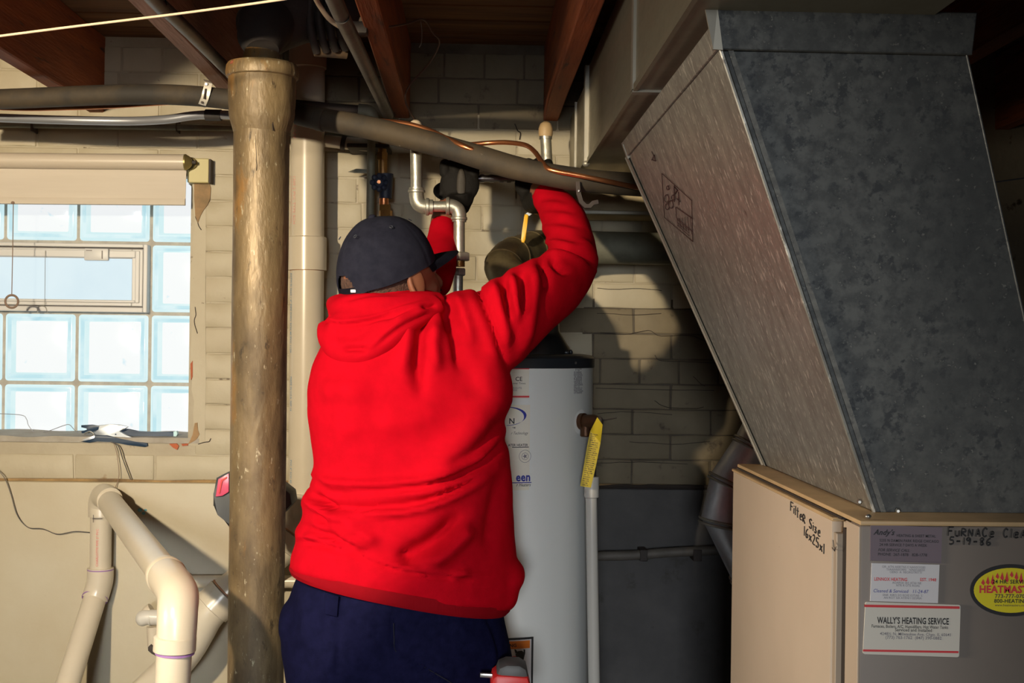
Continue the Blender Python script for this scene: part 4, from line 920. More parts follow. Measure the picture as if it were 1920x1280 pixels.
STROKES = {
 'F': [[(0,1),(0,0)],[(0,1),(.6,1.03)],[(0,.55),(.45,.57)]], 'i': [[(.1,.6),(.1,0)],[(.1,.8),(.12,.84)]], 'l': [[(.1,1),(.08,0)]],
 't': [[(.2,1),(.2,.05),(.3,0)],[(0,.65),(.4,.68)]], 'e': [[(.05,.3),(.45,.38),(.35,.62),(.1,.5),(.05,.15),(.2,0),(.5,.08)]],
 'R': [[(0,0),(0,.8),(.4,.75),(.42,.5),(.05,.42),(.5,0)]], 'S': [[(.5,.9),(.3,1),(.05,.85),(.1,.6),(.45,.4),(.45,.1),(.2,0),(0,.12)]],
 'z': [[(0,.55),(.35,.6),(.2,.35),(.4,.2),(.25,0),(0,.05)]], '1': [[(.1,1),(.1,0)]], '6': [[(.45,1),(.15,.7),(.05,.3),(.2,0),(.45,.15),(.4,.4),(.1,.35)]],
 'x': [[(.05,.55),(.5,.05)],[(.5,.6),(.0,0)]], '2': [[(.05,.8),(.25,1),(.45,.75),(.05,.05),(.5,.02)]], '5': [[(.5,1),(.12,.98),(.08,.6),(.4,.55),(.45,.2),(.2,0),(0,.1)]],
 'u': [[(.05,.6),(.08,.1),(.25,0),(.42,.1),(.45,.6),(.48,0)]], 'N': [[(0,0),(.03,.8),(.42,.05),(.45,.8)]], 'A': [[(0,0),(.25,.85),(.5,0)],[(.1,.3),(.42,.32)]],
 'C': [[(.5,.85),(.3,1),(.05,.7),(.05,.3),(.25,0),(.5,.15)]], 'D': [[(0,0),(.02,.8),(.35,.7),(.48,.4),(.35,.08),(0,0)]], '-': [[(.05,.45),(.45,.48)]],
 '9': [[(.45,.85),(.2,.98),(.05,.7),(.25,.55),(.45,.8),(.4,.3),(.3,0)]], '8': [[(.25,.5),(.05,.75),(.25,1),(.45,.78),(.1,.3),(.2,0),(.45,.2),(.25,.5)]], 'c': [[(.45,.5),(.25,.62),(.05,.3),(.2,0),(.48,.08)]]}
def hand(text, org, ud, vd, h, pitch, parent, r=.00075):
    b = B(); x = 0
    for ch in text:
        for s_ in STROKES.get(ch, []):
            tube(b, catmull([org+ud*((x+px_)*pitch)+vd*(py_*h) for px_, py_ in s_], 3), r, 5)
        x += .42 if ch in 'il1' else .78
    return obj('handwriting', b, M['black_print'], parent, smooth=False, kind='stuff')
so = sp(1482, 957, .0004); su = Vector((0, -1, -.09)).normalized(); sv = Vector((0, -.05, 1)).normalized(); so2 = sp(1507, 1003, .0004)
hand('FilteR Size', so, su, sv, .0135, .0225, t); hand('16x25x1', so2, su, sv, .0135, .0235, t)
aw = [sp(1562, 1012, .0006), sp(1565, 1033, .0006)]
obj('drawn_arrow', merge([rod(aw[0], aw[1], .0005, 6), rod(aw[1], sp(1560, 1026, .0006), .0005, 6), rod(aw[1], sp(1568, 1024, .0006), .0005, 6)]), M['black_print'], t)
fu = Vector((1, 0, -.02)).normalized(); fv = Vector((.05, 0, 1)).normalized()
hand('FuRNACe CleANeD', fp(1777, 1004, .0004), fu, fv, .0110, .0112, t, .0011); hand('5-19-86', fp(1780, 1020, .0004), fu, fv, .0090, .0108, t, .0011)

def card(name, label, px4, m, th=.0012, off=0, rc=0):
    """a sticker on the front door, outline given by its four corners"""
    pts = [fp(x_, y_, off) for x_, y_ in px4]
    if rc:
        out = []
        for i, p in enumerate(pts):
            a_, c_ = pts[i-1], pts[(i+1) % 4]
            for k in range(5):
                s_ = k/4; out.append(((p+(a_-p).normalized()*rc)*(1-s_)**2+p*2*s_*(1-s_)+(p+(c_-p).normalized()*rc)*s_**2))
        pts = out
    return obj(name, prism(B(), pts, (0, -th, 0)), M[m], None, loc=pts[0], smooth=False, label=label, cat='sticker')
def cardtext(parent, items, off):
    for name, s_, px_, py_, size, m, al, bold, xs, sh in items:
        p = fp(px_, py_, off)
        obj(name, mapped(text_bm(s_, size, al, sh, bold, xs=xs), lambda u, v: p+Vector((u, 0, v))+Vector((0, 0, -.012*u))), M[m], parent, recalc=False, smooth=False)
def bar(parent, x0, y0, x1, y1, m, off, th=.0003):
    a_, c_ = fp(x0, y0, off), fp(x1, y1, off)
    obj('printed_bar', prism(B(), [a_, Vector((c_.x, a_.y, a_.z-.012*(c_.x-a_.x))), Vector((c_.x, c_.y, c_.z)), Vector((a_.x, c_.y, c_.z+.012*(c_.x-a_.x)))], (0, -th, 0)), M[m], parent, smooth=False)
T = 'printed_text'
c = card('service_sticker', 'mauve service sticker at the top left of the furnace front', [(1632, 983), (1766, 988), (1764, 1056), (1631, 1050)], 'paper_mauve')
for q4 in (((1632, 983), (1766, 985.5)), ((1631, 1051), (1764, 1053.5))): bar(c, *q4[0], *q4[1], 'pencil', .0015)
cardtext(c, [(T, "Andy's", 1638, 1002, .0095, 'black_print', 'LEFT', .02, .95, .4), (T, 'HEATING & SHEET METAL', 1681, 1006, .0048, 'black_print', 'LEFT', .01, .85, 0),
             (T, '5235 N DAMEN PARK RIDGE CHICAGO', 1649, 1015, .0048, 'black_print', 'LEFT', .01, .85, 0), (T, '24 HR SERVICE 7 DAYS A WEEK', 1649, 1023, .0048, 'black_print', 'LEFT', .01, .85, 0),
             (T, 'FOR SERVICE CALL', 1646, 1033, .0050, 'black_print', 'LEFT', .01, .9, .3), (T, 'PHONE  267-1878   828-1778', 1646, 1041, .0050, 'black_print', 'LEFT', .01, .95, 0)], .0014)
c = card('service_sticker', 'white service card with small red print below the mauve sticker', [(1634, 1055), (1761, 1058), (1758, 1130), (1631, 1126)], 'paper_white')
it = []
rnd = random.Random(5)
for k, (x_, y_, n_) in enumerate(((1652, 1064, 30), (1660, 1069, 26), (1668, 1074, 20), (1673, 1094, 18), (1680, 1099, 14), (1655, 1117, 27), (1657, 1122, 26))):
    it.append((T, ''.join(rnd.choice('AEINORST   ') for _ in range(n_)), x_, y_, .0040, 'grey_print', 'LEFT', 0, .9, 0))
it += [(T, "LENNOX HEATING", 1639, 1088, .0058, 'red_ink', 'LEFT', .02, .8, 0), (T, 'EST. 1948', 1725, 1089, .0056, 'red_ink', 'LEFT', .02, .85, 0), (T, 'Cleaned & Serviced   11-24-87', 1637, 1110, .0062, 'navy_print', 'LEFT', 0, .85, .2)]
cardtext(c, it, .0014)
c = card('service_sticker', "white sticker with red stripes reading WALLY'S HEATING SERVICE", [(1622, 1127), (1800, 1133), (1797, 1231), (1617, 1225)], 'paper_gloss', th=.0022, rc=.003)
bar(c, 1621, 1133, 1799, 1141, 'red_ink', .0024); bar(c, 1618, 1217, 1797, 1224, 'red_ink', .0024)
cardtext(c, [(T, "WALLY'S HEATING SERVICE", 1645, 1168, .0112, 'black_print', 'LEFT', .025, .62, 0),
             (T, 'Furnaces, Boilers, A/C, Humidifiers, Hot Water Tanks', 1634, 1176, .0056, 'black_print', 'LEFT', .01, .74, 0), (T, 'Serviced and Installed', 1678, 1183, .0056, 'black_print', 'LEFT', .01, .9, 0),
             (T, '4248½ N. Milwaukee Ave. Chgo. IL 60641', 1650, 1190, .0052, 'grey_print', 'LEFT', .01, .95, 0), (T, '(773) 763-1762  (847) 390-0882', 1660, 1197, .0054, 'grey_print', 'LEFT', .01, .95, 0)], .0025)
# oval sticker
ctr = fp(1895, 1106, 0); rx, rz = .0515, .0325
def oval(rx_, rz_, off, th): return prism(B(), [ctr+Vector((math.cos(a_)*rx_, -off, math.sin(a_)*rz_)) for a_ in [2*PI*k/48 for k in range(48)]], (0, -th, 0))
c = obj('oval_sticker', oval(rx, rz, 0, .0012), M['black_print'], None, loc=ctr, smooth=False, label='black and yellow oval HEATMASTERS sticker at the right edge of the furnace', cat='sticker')
obj('yellow_field', oval(rx-.0045, rz-.0045, .0012, .0003), M['sticker_yellow'], c, smooth=False, label='bright yellow oval field')
b = B()
for k in range(13):
    u_ = -.036+k*.006; zt = (rz-.0045)*math.sqrt(max(0, 1-(u_/(rx-.0045))**2)); h_ = .006+.003*(k % 3)
    vs = [b.verts.new(ctr+Vector((u_+dx_, -.0017, zt-.003-dz_))) for dx_, dz_ in ((-.0022, h_), (.0004, 0.001), (.0026, h_), (.001, h_+.003))]; b.faces.new(vs)
obj('flame_print', b, M['red_ink'], c, recalc=False, smooth=False)
def ot(s_, dz_, size, m, bold=.02, xs=1): obj(T, mapped(text_bm(s_, size, 'CENTER', 0, bold, xs=xs), lambda u, v: ctr+Vector((u, -.0017, dz_+v))), M[m], c, recalc=False, smooth=False)
ot('24 HR. SERVICE', .0085, .0068, 'black_print'); ot('HEATMASTERS', -.003, .0125, 'red_ink', .04, .95); ot('773-777-0700', -.0095, .0070, 'pencil'); ot('800-HEATING', -.0155, .0068, 'black_print'); ot('www.heatmasters.com', -.0198, .0042, 'pencil', .005)

# ------------------------------------------------------------------ plenum above the furnace, ceiling ducts
t = thing('plenum', 'slanted galvanized sheet metal plenum rising from the furnace to the ceiling duct', 'duct', (FX+.1, 1.9, FZ))
zb, zt = FZ+.0005, E+.372
bf, bb = 1.66, 2.29; tf, tb = 1.60, 2.56
xL_b, xR_b = P(1640, 968, bf).x, P(2000, 970, bf).x
xL_t, xR_t = P(1352, 90, tf).x, P(1812, 105, tf).x
v_ = [(xL_b, bf, zb), (xR_b, bf, zb), (xR_b, bb, zb), (xL_b, bb, zb), (xL_t, tf, zt), (xR_t, tf, zt), (xR_t, tb, zt), (xL_t, tb, zt)]
v_ = [Vector(q) for q in v_]
def quad(bm, idx, n_=(8, 8), bulge=0):
    a_, b_, c_, d_ = [v_[i] for i in idx]; nn = (b_-a_).cross(d_-a_).normalized(); g = {}
    for i in range(n_[0]+1):
        for j in range(n_[1]+1):
            u, w_ = i/n_[0], j/n_[1]; p = a_.lerp(b_, u).lerp(d_.lerp(c_, u), w_)
            g[i, j] = bm.verts.new(p+nn*bulge*math.sin(PI*u)*math.sin(PI*w_)+nn*.0008*noise.noise(p*5))
    for i in range(n_[0]):
        for j in range(n_[1]): bm.faces.new((g[i, j], g[i+1, j], g[i+1, j+1], g[i, j+1]))
    return bm
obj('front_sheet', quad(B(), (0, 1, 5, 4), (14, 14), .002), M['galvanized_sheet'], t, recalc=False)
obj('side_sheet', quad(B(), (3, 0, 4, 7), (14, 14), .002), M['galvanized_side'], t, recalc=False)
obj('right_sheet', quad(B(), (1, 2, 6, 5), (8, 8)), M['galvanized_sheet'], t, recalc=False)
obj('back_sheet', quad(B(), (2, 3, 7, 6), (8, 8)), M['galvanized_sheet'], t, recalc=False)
obj('corner_seam', tube(B(), [v_[0]+Vector((-.001, -.001, 0)), v_[4]+Vector((-.001, -.001, 0))], .0030, 8), M['galvanized_side'], t)
o1 = Vector((.007, -.002, 0)); obj('seam_fold', prism(B(), [v_[0]+o1, v_[0]+o1*1.9, v_[4]+o1*1.9, v_[4]+o1], (0, -.0015, 0)), M['galvanized_sheet'], t, smooth=False)
obj('corner_seam', tube(B(), [v_[3]+Vector((-.002, 0, 0)), v_[7]+Vector((-.002, 0, 0))], .0045, 8), M['seam_metal'], t)
e1 = (v_[0]-v_[3]).normalized()*.018; e2 = (v_[4]-v_[7]).normalized()*.018; nn = Vector((-.0025, 0, 0))
obj('seam_fold', prism(B(), [v_[3]+nn, v_[3]+nn+e1, v_[7]+nn+e2, v_[7]+nn], (-.002, 0, 0)), M['seam_metal'], t, smooth=False)
obj('corner_seam', tube(B(), [v_[1], v_[5]], .0015, 8), M['galvanized_sheet'], t)
# collar flange round the top
b = B()
f0, f1 = v_[4]+Vector((-.012, -.010, -.004)), v_[5]+Vector((.004, -.010, -.004))
obj('front_flange', prism(B(), [f0, f1, f1+Vector((.004, -.004, .052)), f0+Vector((-.004, -.004, .052))], (0, .006, 0), .0015), M['galvanized_sheet'], t, smooth=False)
obj('flange_end', prism(B(), [f0+Vector((0, -.001, 0)), f0+Vector((.012, -.002, -.001)), f0+Vector((.004, -.005, .052)), f0+Vector((-.012, -.005, .052))], (0, .004, 0)), M['seam_metal'], t, smooth=False)
g0, g1 = v_[7]+Vector((-.004, .0, 0)), v_[4]+Vector((-.004, 0, 0))
obj('side_flange', prism(B(), [g0, g1, g1+Vector((-.010, 0, .028)), g0+Vector((-.010, 0, .028))], (.004, 0, 0), .001), M['galvanized_side'], t, smooth=False)
obj('corner_tab', prism(B(), [P(1166, 272, 2.55), P(1182, 268, 2.55), P(1186, 290, 2.55), P(1176, 300, 2.55)], (0, -.012, 0)), M['seam_metal'], t, smooth=False)
for x_, y_, d_ in ((1684, 957, bf-.004), (1612, 940, 1.66), (1176, 266, 2.54)):
    obj('sheet_screw', lathe(B(), P(x_, y_, d_), (-.3, -1, 0), [(0, .0042), (.004, .0036), (.006, .002)], 6), M['steel'], t)
# ink stamp on the side sheet
pn = (v_[0]-v_[3]).cross(v_[7]-v_[3]).normalized(); pn = pn if pn.x < 0 else -pn
def pp(px_, py_, off=.003): return onplane(px_, py_, v_[0]+pn*off, pn)
def pline(pts, r=.0007): return tube(B(), [pp(*p) for p in pts], r, 5)
stm = [pline([(1241, 325), (1297, 376), (1299, 453), (1246, 408), (1241, 325)]), pline([(1267, 388), (1298, 410)]), pline([(1267, 388), (1268, 408), (1298, 434)])]
for k in range(6): stm.append(pline([(1269+k*5, 410-k*1), (1272+k*5, 424+k*3)], .0005))
for k in range(3): stm.append(pline([(1270, 412+k*5), (1292, 432+k*5)], .0005))
for cx_, cy_, r_ in ((1250, 372, 6), (1258, 383, 6), (1251, 387, 5), (1262, 370, 4), (1252, 352, 3)):
    stm.append(tube(B(), [pp(cx_+r_*.7*math.cos(a_), cy_+r_*1.2*math.sin(a_)) for a_ in [2*PI*k/12 for k in range(13)]], .0008, 5))
for pts in ([(1264, 348), (1264, 378)], [(1264, 350), (1270, 356), (1264, 364)], [(1272, 360), (1273, 384)], [(1269, 372), (1275, 378)], [(1222, 284), (1226, 292), (1222, 300)], [(1227, 290), (1229, 302), (1224, 300)]): stm.append(pline(pts, .0009))
obj('ink_stamp', merge(stm), mat('stamp_ink', (.05, .02, .02), .7), t)

t = thing('ceiling_duct', 'long galvanized supply duct hung between the joists above the plenum', 'duct', (.42, 2.0, E+.42))
dx0, dx1, dz0, dz1 = .262, .575, E+.415, E+.640
def sheet_box(x0, x1, y0, y1, z0, z1): return rbox((x0, y0, z0), (x1, y1, z1), .001)
obj('duct_section', sheet_box(dx0, dx1, -1.4, 1.35, dz0, dz1), M['duct_dull'], t, smooth=False)
obj('duct_section', sheet_box(dx0+.001, dx1, 1.36, 2.10, dz0+.001, dz1), M['duct_dull'], t, smooth=False)
obj('duct_section', sheet_box(dx0, dx1, 2.11, 2.96, dz0, dz1), M['duct_dull'], t, smooth=False)
for y_ in (1.35, 2.10): obj('drive_cleat', merge([rbox((dx0-.004, y_-.006, dz0), (dx0+.002, y_+.018, dz1)), rbox((dx0-.004, y_-.006, dz0-.003), (dx1, y_+.018, dz0+.002))]), M['seam_metal'], t, smooth=False)
obj('bottom_lip', rbox((dx0-.003, -1.4, dz0-.002), (dx0+.004, 2.96, dz0+.010)), M['duct_dull'], t, smooth=False)
obj('end_cleat', merge([rbox((dx0-.010, 2.945, dz0-.004), (dx0+.004, 2.966, dz1-.0), .001)]), M['seam_metal'], t, smooth=False)
obj('cleat_end', ell(B(), (dx0-.004, 2.95, dz0-.002), (.009, .008, .008), seg=10), M['seam_metal'], t)
# collar joining duct and plenum
obj('take_off_collar', rbox((xL_t+.002, tf+.01, zt-.002), (xR_t-.004, tb-.01, dz0+.001)), mat('collar_dark', (.16, .10, .09), .45, .6), t, smooth=False)
t = thing('branch_duct', 'dull sheet metal duct end meeting the wall beside the capped pipe', 'duct', (.45, 3.2, E+.45))
obj('duct_section', sheet_box(.255, .56, 2.975, 3.42, E+.42, E+.60), M['duct_dull'], t, smooth=False)
obj('duct_rib', rbox((.250, 3.2, E+.418), (.56, 3.215, E+.602)), M['seam_metal'], t, smooth=False)
t = thing('return_duct', 'dusty sheet metal duct running low behind the insulated pipe', 'duct', P(1200, 380, 3.25))
q0, q1 = P(1050, 398, 3.20), P(1600, 330, 3.20)
obj('duct_section', rbox((q0.x, 3.20, q0.z), (q1.x, 3.40, q1.z), .004, 2), mat('dusty_duct', (.42, .34, .20), .55, .35, col2=(.30, .24, .14), nscale=9), t)
obj('duct_seam', rbox((q0.x-.002, 3.196, q0.z-.003), (q1.x, 3.204, q0.z+.006), .001), M['seam_metal'], t)
wire('far_cable', 'thin grey cable hanging in the dark right of the plenum', 'cable', [(1780, 352, 2.6), (1840, 345, 2.6), (1890, 338, 2.6), (1990, 325, 2.6)], .0015, 'grey_pipe')

# ------------------------------------------------------------------ THE MAN
DP = 2.52
man = thing('person', 'man in a red hoodie, dark cap and navy trousers reaching up with gloved hands', 'person', (P(760, 1200, DP).x, DP, 0))
def loft(bm, rings, seg=40, exp=2.4, cap=True):
    """rings: (left px,y), (right px,y), D centre, half depth"""
    R_ = []
    for (lx, ly), (rx_, ry), D_, hd_ in rings:
        a_, c_ = P(lx, ly, D_), P(rx_, ry, D_); mid = (a_+c_)/2; u = (c_-a_)/2; row = []
        for k in range(seg):
            th = 2*PI*k/seg; co, si = math.cos(th), math.sin(th)
            f = (abs(co)**exp+abs(si)**exp)**(-1/exp)
            row.append(bm.verts.new(mid+u*co*f+Vector((0, -1, 0))*si*f*hd_))
        R_.append(row)
    for a_, c_ in zip(R_, R_[1:]):
        for k in range(seg): bm.faces.new((a_[k], a_[(k+1) % seg], c_[(k+1) % seg], c_[k]))
    if cap: bm.faces.new(R_[0]); bm.faces.new(R_[-1][::-1])
    return bm
# folds: polylines in the picture plane of the garment; ridge (+) or crease (-), kind 's' = step
def fold_shape(bm, folds, soft=1.0):
    data = []
    for pts, w_, amp, kind in folds:
        q = catmull([Vector((x_, y_, 0)) for x_, y_ in pts], 6)
        data.append((q, w_, amp, kind, min(p.x for p in q)-3*w_, max(p.x for p in q)+3*w_, min(p.y for p in q)-3*w_, max(p.y for p in q)+3*w_))
    bm.normal_update()
    moves = []
    for v in bm.verts:
        if v.normal.y > .35: moves.append(0); continue
        x_, y_ = topx(v.co); tot = 0
        for q, w_, amp, kind, xa, xb, ya, yb in data:
            if not (xa < x_ < xb and ya < y_ < yb): continue
            best = 1e9; sg = 1; tpar = 0
            for i in range(len(q)-1):
                ax_, ay_ = q[i].x, q[i].y; bx, by = q[i+1].x-ax_, q[i+1].y-ay_; l2 = bx*bx+by*by or 1e-9
                tt = max(0, min(1, ((x_-ax_)*bx+(y_-ay_)*by)/l2)); dx, dy = x_-ax_-bx*tt, y_-ay_-by*tt; d_ = dx*dx+dy*dy
                if d_ < best: best = d_; sg = 1 if bx*dy-by*dx > 0 else -1; tpar = (i+tt)/(len(q)-1)
            d_ = math.sqrt(best)/w_
            fade = min(1, 4*tpar+.15)*min(1, 4*(1-tpar)+.15)
            if d_ < 3:
                if kind == 's': tot += amp*fade*sg*d_*1.6*math.exp(-d_*d_)
                else: tot += amp*fade*math.exp(-d_*d_)
        moves.append(tot)
    for v, m_ in zip(list(bm.verts), moves): v.co += v.normal*m_*soft
    return bm
tb_ = B()
loft(tb_, [((690, 548), (800, 548), DP, .06), ((655, 570), (835, 566), DP, .085), ((628, 600), (862, 585), DP, .105), ((607, 650), (900, 620), DP, .125), ((588, 690), (925, 672), DP, .135),
           ((578, 730), (938, 730), DP, .142), ((575, 780), (945, 790), DP, .145), ((581, 830), (952, 840), DP, .142), ((588, 870), (962, 890), DP, .138), ((580, 905), (964, 930), DP, .142),
           ((575, 940), (965, 970), DP, .148), ((568, 970), (965, 1005), DP, .15), ((564, 990), (966, 1035), DP, .152), ((556, 1015), (968, 1070), DP, .155), ((547, 1038), (968, 1100), DP, .158), ((543, 1060), (962, 1134), DP, .157)])
# lumps along the left side where the cloth bunches, and the pocket corner on the right
ell(tb_, P(586, 938, DP), (.022, .07, .020)); ell(tb_, P(578, 994, DP), (.024, .08, .020)); ell(tb_, P(606, 885, DP), (.02, .07, .022))
ell(tb_, P(958, 1078, DP-.03), (.026, .05, .030)); ell(tb_, P(950, 1110, DP-.03), (.022, .05, .036))
# right arm: shoulder, upper arm, elbow, forearm
def arm(bm, pts, n_=8, seg=24):
    q = catmull([P(*p[:3]) for p in pts], n_); rs_ = catmull([Vector((p[3], 0, 0)) for p in pts], n_)
    return tube(bm, q, [r_.x for r_ in rs_], seg)
arm(tb_, [(800, 640, DP, .075), (850, 630, DP, .083), (905, 622, DP, .087), (955, 594, DP+.01, .080), (1000, 560, DP+.04, .073), (1040, 531, DP+.09, .063), (1068, 500, DP+.14, .057), (1072, 468, DP+.20, .053), (1064, 430, DP+.26, .052), (1048, 395, DP+.33, .047), (1030, 372, DP+.37, .040), (1022, 362, DP+.39, .035)])
ell(tb_, P(1090, 492, DP+.14), (.036, .045, .052))
ell(tb_, P(893, 705, DP), (.060, .11, .09))
arm(tb_, [(700, 640, DP, .085), (680, 640, DP+.08, .075), (710, 610, DP+.18, .065), (760, 570, DP+.26, .056), (800, 535, DP+.32, .050), (818, 500, DP+.36, .045), (826, 460, DP+.42, .038), (829, 430, DP+.45, .033), (830, 416, DP+.47, .030)])
hb = remesh(tb_, .0065, 10, .55)
FO = [([(885, 520), (905, 560), (925, 610), (945, 680)], 5, -.006, 'r'), ([(873, 540), (893, 580), (912, 630), (930, 690)], 10, .003, 'r'),
      ([(925, 525), (932, 560), (942, 610), (950, 650)], 12, .008, 'r'), ([(942, 520), (950, 560), (956, 600)], 7, -.008, 'r'), ([(960, 512), (964, 555), (966, 610)], 10, .008, 'r'),
      ([(976, 510), (982, 545), (980, 585)], 7, -.009, 'r'), ([(1000, 496), (1002, 540), (990, 600), (975, 660)], 12, .007, 'r'), ([(1012, 485), (1022, 510), (1030, 545)], 8, -.006, 'r'),
      ([(1020, 470), (1050, 468), (1085, 480), (1112, 500)], 9, .005, 's'), ([(1015, 452), (1045, 448), (1085, 455)], 7, .0022, 's'), ([(1012, 425), (1045, 422), (1090, 430)], 8, .0018, 's'), ([(1008, 400), (1040, 398), (1080, 404)], 7, .0014, 's'), ([(1003, 378), (1030, 376), (1060, 382)], 7, .0012, 's'),
      ([(1030, 480), (1048, 500), (1070, 512)], 7, -.005, 'r'), ([(800, 575), (790, 620), (783, 680), (790, 740)], 12, -.008, 'r'), ([(815, 600), (812, 650), (820, 700)], 14, .007, 'r'), ([(768, 600), (765, 650), (755, 700)], 16, .006, 'r'),
      ([(838, 560), (850, 600), (860, 650), (865, 700)], 12, -.007, 'r'), ([(850, 550), (870, 590), (885, 650)], 14, .006, 'r'), ([(832, 568), (840, 590), (842, 620)], 7, -.008, 'r'),
      ([(955, 700), (915, 770), (860, 850), (790, 910)], 32, .007, 'r'), ([(950, 770), (900, 840), (830, 890)], 18, -.006, 'r'),
      ([(950, 810), (915, 850), (880, 875), (800, 905), (700, 915), (625, 912), (592, 895)], 11, .009, 's'), ([(935, 850), (890, 890), (820, 915), (740, 925), (650, 922), (600, 910)], 8, .006, 'r'),
      ([(920, 880), (870, 915), (800, 945), (720, 957), (640, 955), (590, 940), (580, 925)], 9, -.009, 's'), ([(600, 950), (630, 965), (700, 975)], 9, .007, 's'), ([(592, 925), (608, 945), (630, 958)], 6, -.008, 'r'),
      ([(585, 985), (620, 1000), (660, 1020), (690, 1035)], 10, -.009, 's'), ([(640, 985), (680, 1000), (710, 1020)], 9, .006, 'r'), ([(570, 1010), (600, 1015), (640, 1030)], 7, -.007, 's'), ([(600, 960), (612, 985), (640, 1010)], 7, -.006, 'r'),
      ([(885, 980), (860, 1010), (830, 1040), (790, 1058)], 16, .010, 'r'), ([(868, 960), (830, 1000), (795, 1025), (755, 1035)], 16, -.010, 'r'), ([(755, 1030), (760, 1042), (775, 1050)], 10, -.008, 'r'),
      ([(880, 1070), (860, 1075), (845, 1080)], 7, .005, 'r'), ([(945, 880), (925, 960), (915, 1040)], 16, -.005, 'r'), ([(640, 700), (660, 760), (650, 840)], 30, .003, 'r'),
      ([(563, 1012), (640, 1030), (715, 1060), (780, 1076), (860, 1084), (930, 1092)], 3.5, -.004, 'r'), ([(563, 1007), (640, 1024), (715, 1053), (780, 1069), (860, 1077), (930, 1085)], 5, .003, 'r'),
      ([(545, 1072), (620, 1098), (700, 1128), (780, 1140), (860, 1144), (930, 1140)], 3, -.003, 'r'),
      ([(700, 800), (760, 790), (840, 760)], 24, .003, 'r'), ([(600, 740), (640, 730), (700, 745)], 20, .003, 'r')]
fold_shape(hb, FO, 2.7)
for v in hb.verts: v.co += v.normal*(.007*noise.noise(v.co*6.5)+.0010*noise.noise(v.co*28))
hoodie = obj('hoodie', hb, M['hoodie_red'], man, angle=180, label='bright red hooded sweatshirt')
# ribbed hem and cuffs are knit bands of their own
b = B(); loft(b, [((549, 1046), (963, 1119), DP, .156), ((544, 1060), (957, 1140), DP, .157), ((547, 1068), (951, 1146), DP, .152)], 60, cap=False)
bmesh.ops.solidify(b, geom=b.faces, thickness=.004)
obj('hem_band', b, M['rib_red'], hoodie)
# hood lying on the back
hd = B()
def hr(pts, bm=hd): return arm(bm, pts, 7, 18)
hr([(612, 612, 2.49, .020), (622, 636, 2.455, .026), (645, 655, 2.43, .030), (678, 660, 2.415, .030), (712, 640, 2.41, .032), (745, 614, 2.41, .030), (785, 588, 2.43, .026), (822, 572, 2.46, .020)])
hr([(632, 582, 2.50, .022), (650, 578, 2.46, .026), (690, 576, 2.435, .028), (740, 574, 2.43, .026), (790, 566, 2.455, .022), (825, 562, 2.49, .016)])
hr([(628, 572, 2.56, .020), (640, 566, 2.49, .017), (690, 558, 2.46, .015), (745, 556, 2.46, .014), (800, 556, 2.50, .014), (830, 566, 2.56, .012)])
ell(hd, P(700, 608, 2.44), (.088, .040, .040)); ell(hd, P(650, 625, 2.45), (.044, .035, .034)); ell(hd, P(683, 640, 2.43), (.040, .030, .028)); ell(hd, P(725, 585, 2.47), (.10, .05, .030))
hd = remesh(hd, .0045, 8, .6)
fold_shape(hd, [([(612, 600), (640, 606), (690, 600), (745, 585), (800, 568)], 5, -.010, 's'), ([(640, 655), (665, 652), (690, 658)], 6, -.012, 'r'), ([(700, 650), (735, 620), (775, 596), (815, 580)], 6, -.007, 's'),
                ([(640, 565), (700, 552), (770, 552)], 3, -.003, 'r'), ([(735, 605), (765, 585), (800, 572)], 6, .006, 'r'), ([(660, 620), (690, 612), (730, 596)], 8, .004, 'r'), ([(790, 575), (808, 574), (820, 572)], 4, -.012, 'r'),
                ([(640, 603), (636, 630), (645, 655)], 2, -.002, 'r')])
obj('hood', hd, M['hoodie_red'], hoodie, angle=180)

# the body itself: one continuous figure inside the clothes
HC = P(727, 506, DP)                         # centre of the cap rim = brow level
yaw = math.radians(56); pit = math.radians(18)
Fv = Vector((math.sin(yaw)*math.cos(pit), math.cos(yaw)*math.cos(pit), math.sin(pit)))
Uv = Vector((-math.sin(yaw)*math.sin(pit), -math.cos(yaw)*math.sin(pit), math.cos(pit)))
Rv = Fv.cross(Uv).normalized()
HR = Matrix((Rv, Fv, Uv)).transposed()       # local x = his right, y = forward, z = up
hl = lambda x_, y_, z_: HC+HR @ Vector((x_, y_, z_))
bd = B()
ell(bd, hl(0, .000, -.005), (.076, .100, .085), HR); ell(bd, hl(0, .026, -.062), (.058, .066, .075), HR); ell(bd, hl(0, .055, -.105), (.034, .036, .030), HR)
ell(bd, hl(0, .060, -.055), (.045, .040, .050), HR); ell(bd, hl(0, .060, -.012), (.050, .030, .014), HR)
tube(bd, catmull([hl(0, .086, -.022), hl(0, .104, -.052), hl(0, .098, -.066)], 4), [.008, .011, .013, .008], 10)       # nose
ell(bd, hl(0, .092, -.086), (.022, .010, .006), HR); ell(bd, hl(0, .090, -.096), (.020, .010, .006), HR)               # lips
for s_ in (-1, 1): ell(bd, hl(s_*.046, .062, -.056), (.010, .014, .010), HR)
nk = P(735, 600, DP)
tube(bd, catmull([hl(0, -.022, -.045), hl(0, -.030, -.10), nk, P(740, 680, DP)], 5), [.056, .054, .058, .062], 20)
loft(bd, [((680, 610), (820, 600), DP, .05), ((640, 680), (890, 670), DP, .09), ((630, 780), (900, 790), DP, .10), ((640, 900), (900, 920), DP, .10), ((620, 1040), (900, 1070), DP, .11), ((600, 1150), (900, 1170), DP, .11), ((620, 1260), (890, 1270), DP, .10)], 24, 2.2)
arm(bd, [(820, 640, DP, .05), (905, 622, DP, .055), (1000, 562, DP+.04, .046), (1072, 492, DP+.14, .036), (1062, 430, DP+.26, .036), (1032, 376, DP+.37, .027), (1010, 355, DP+.43, .026)])
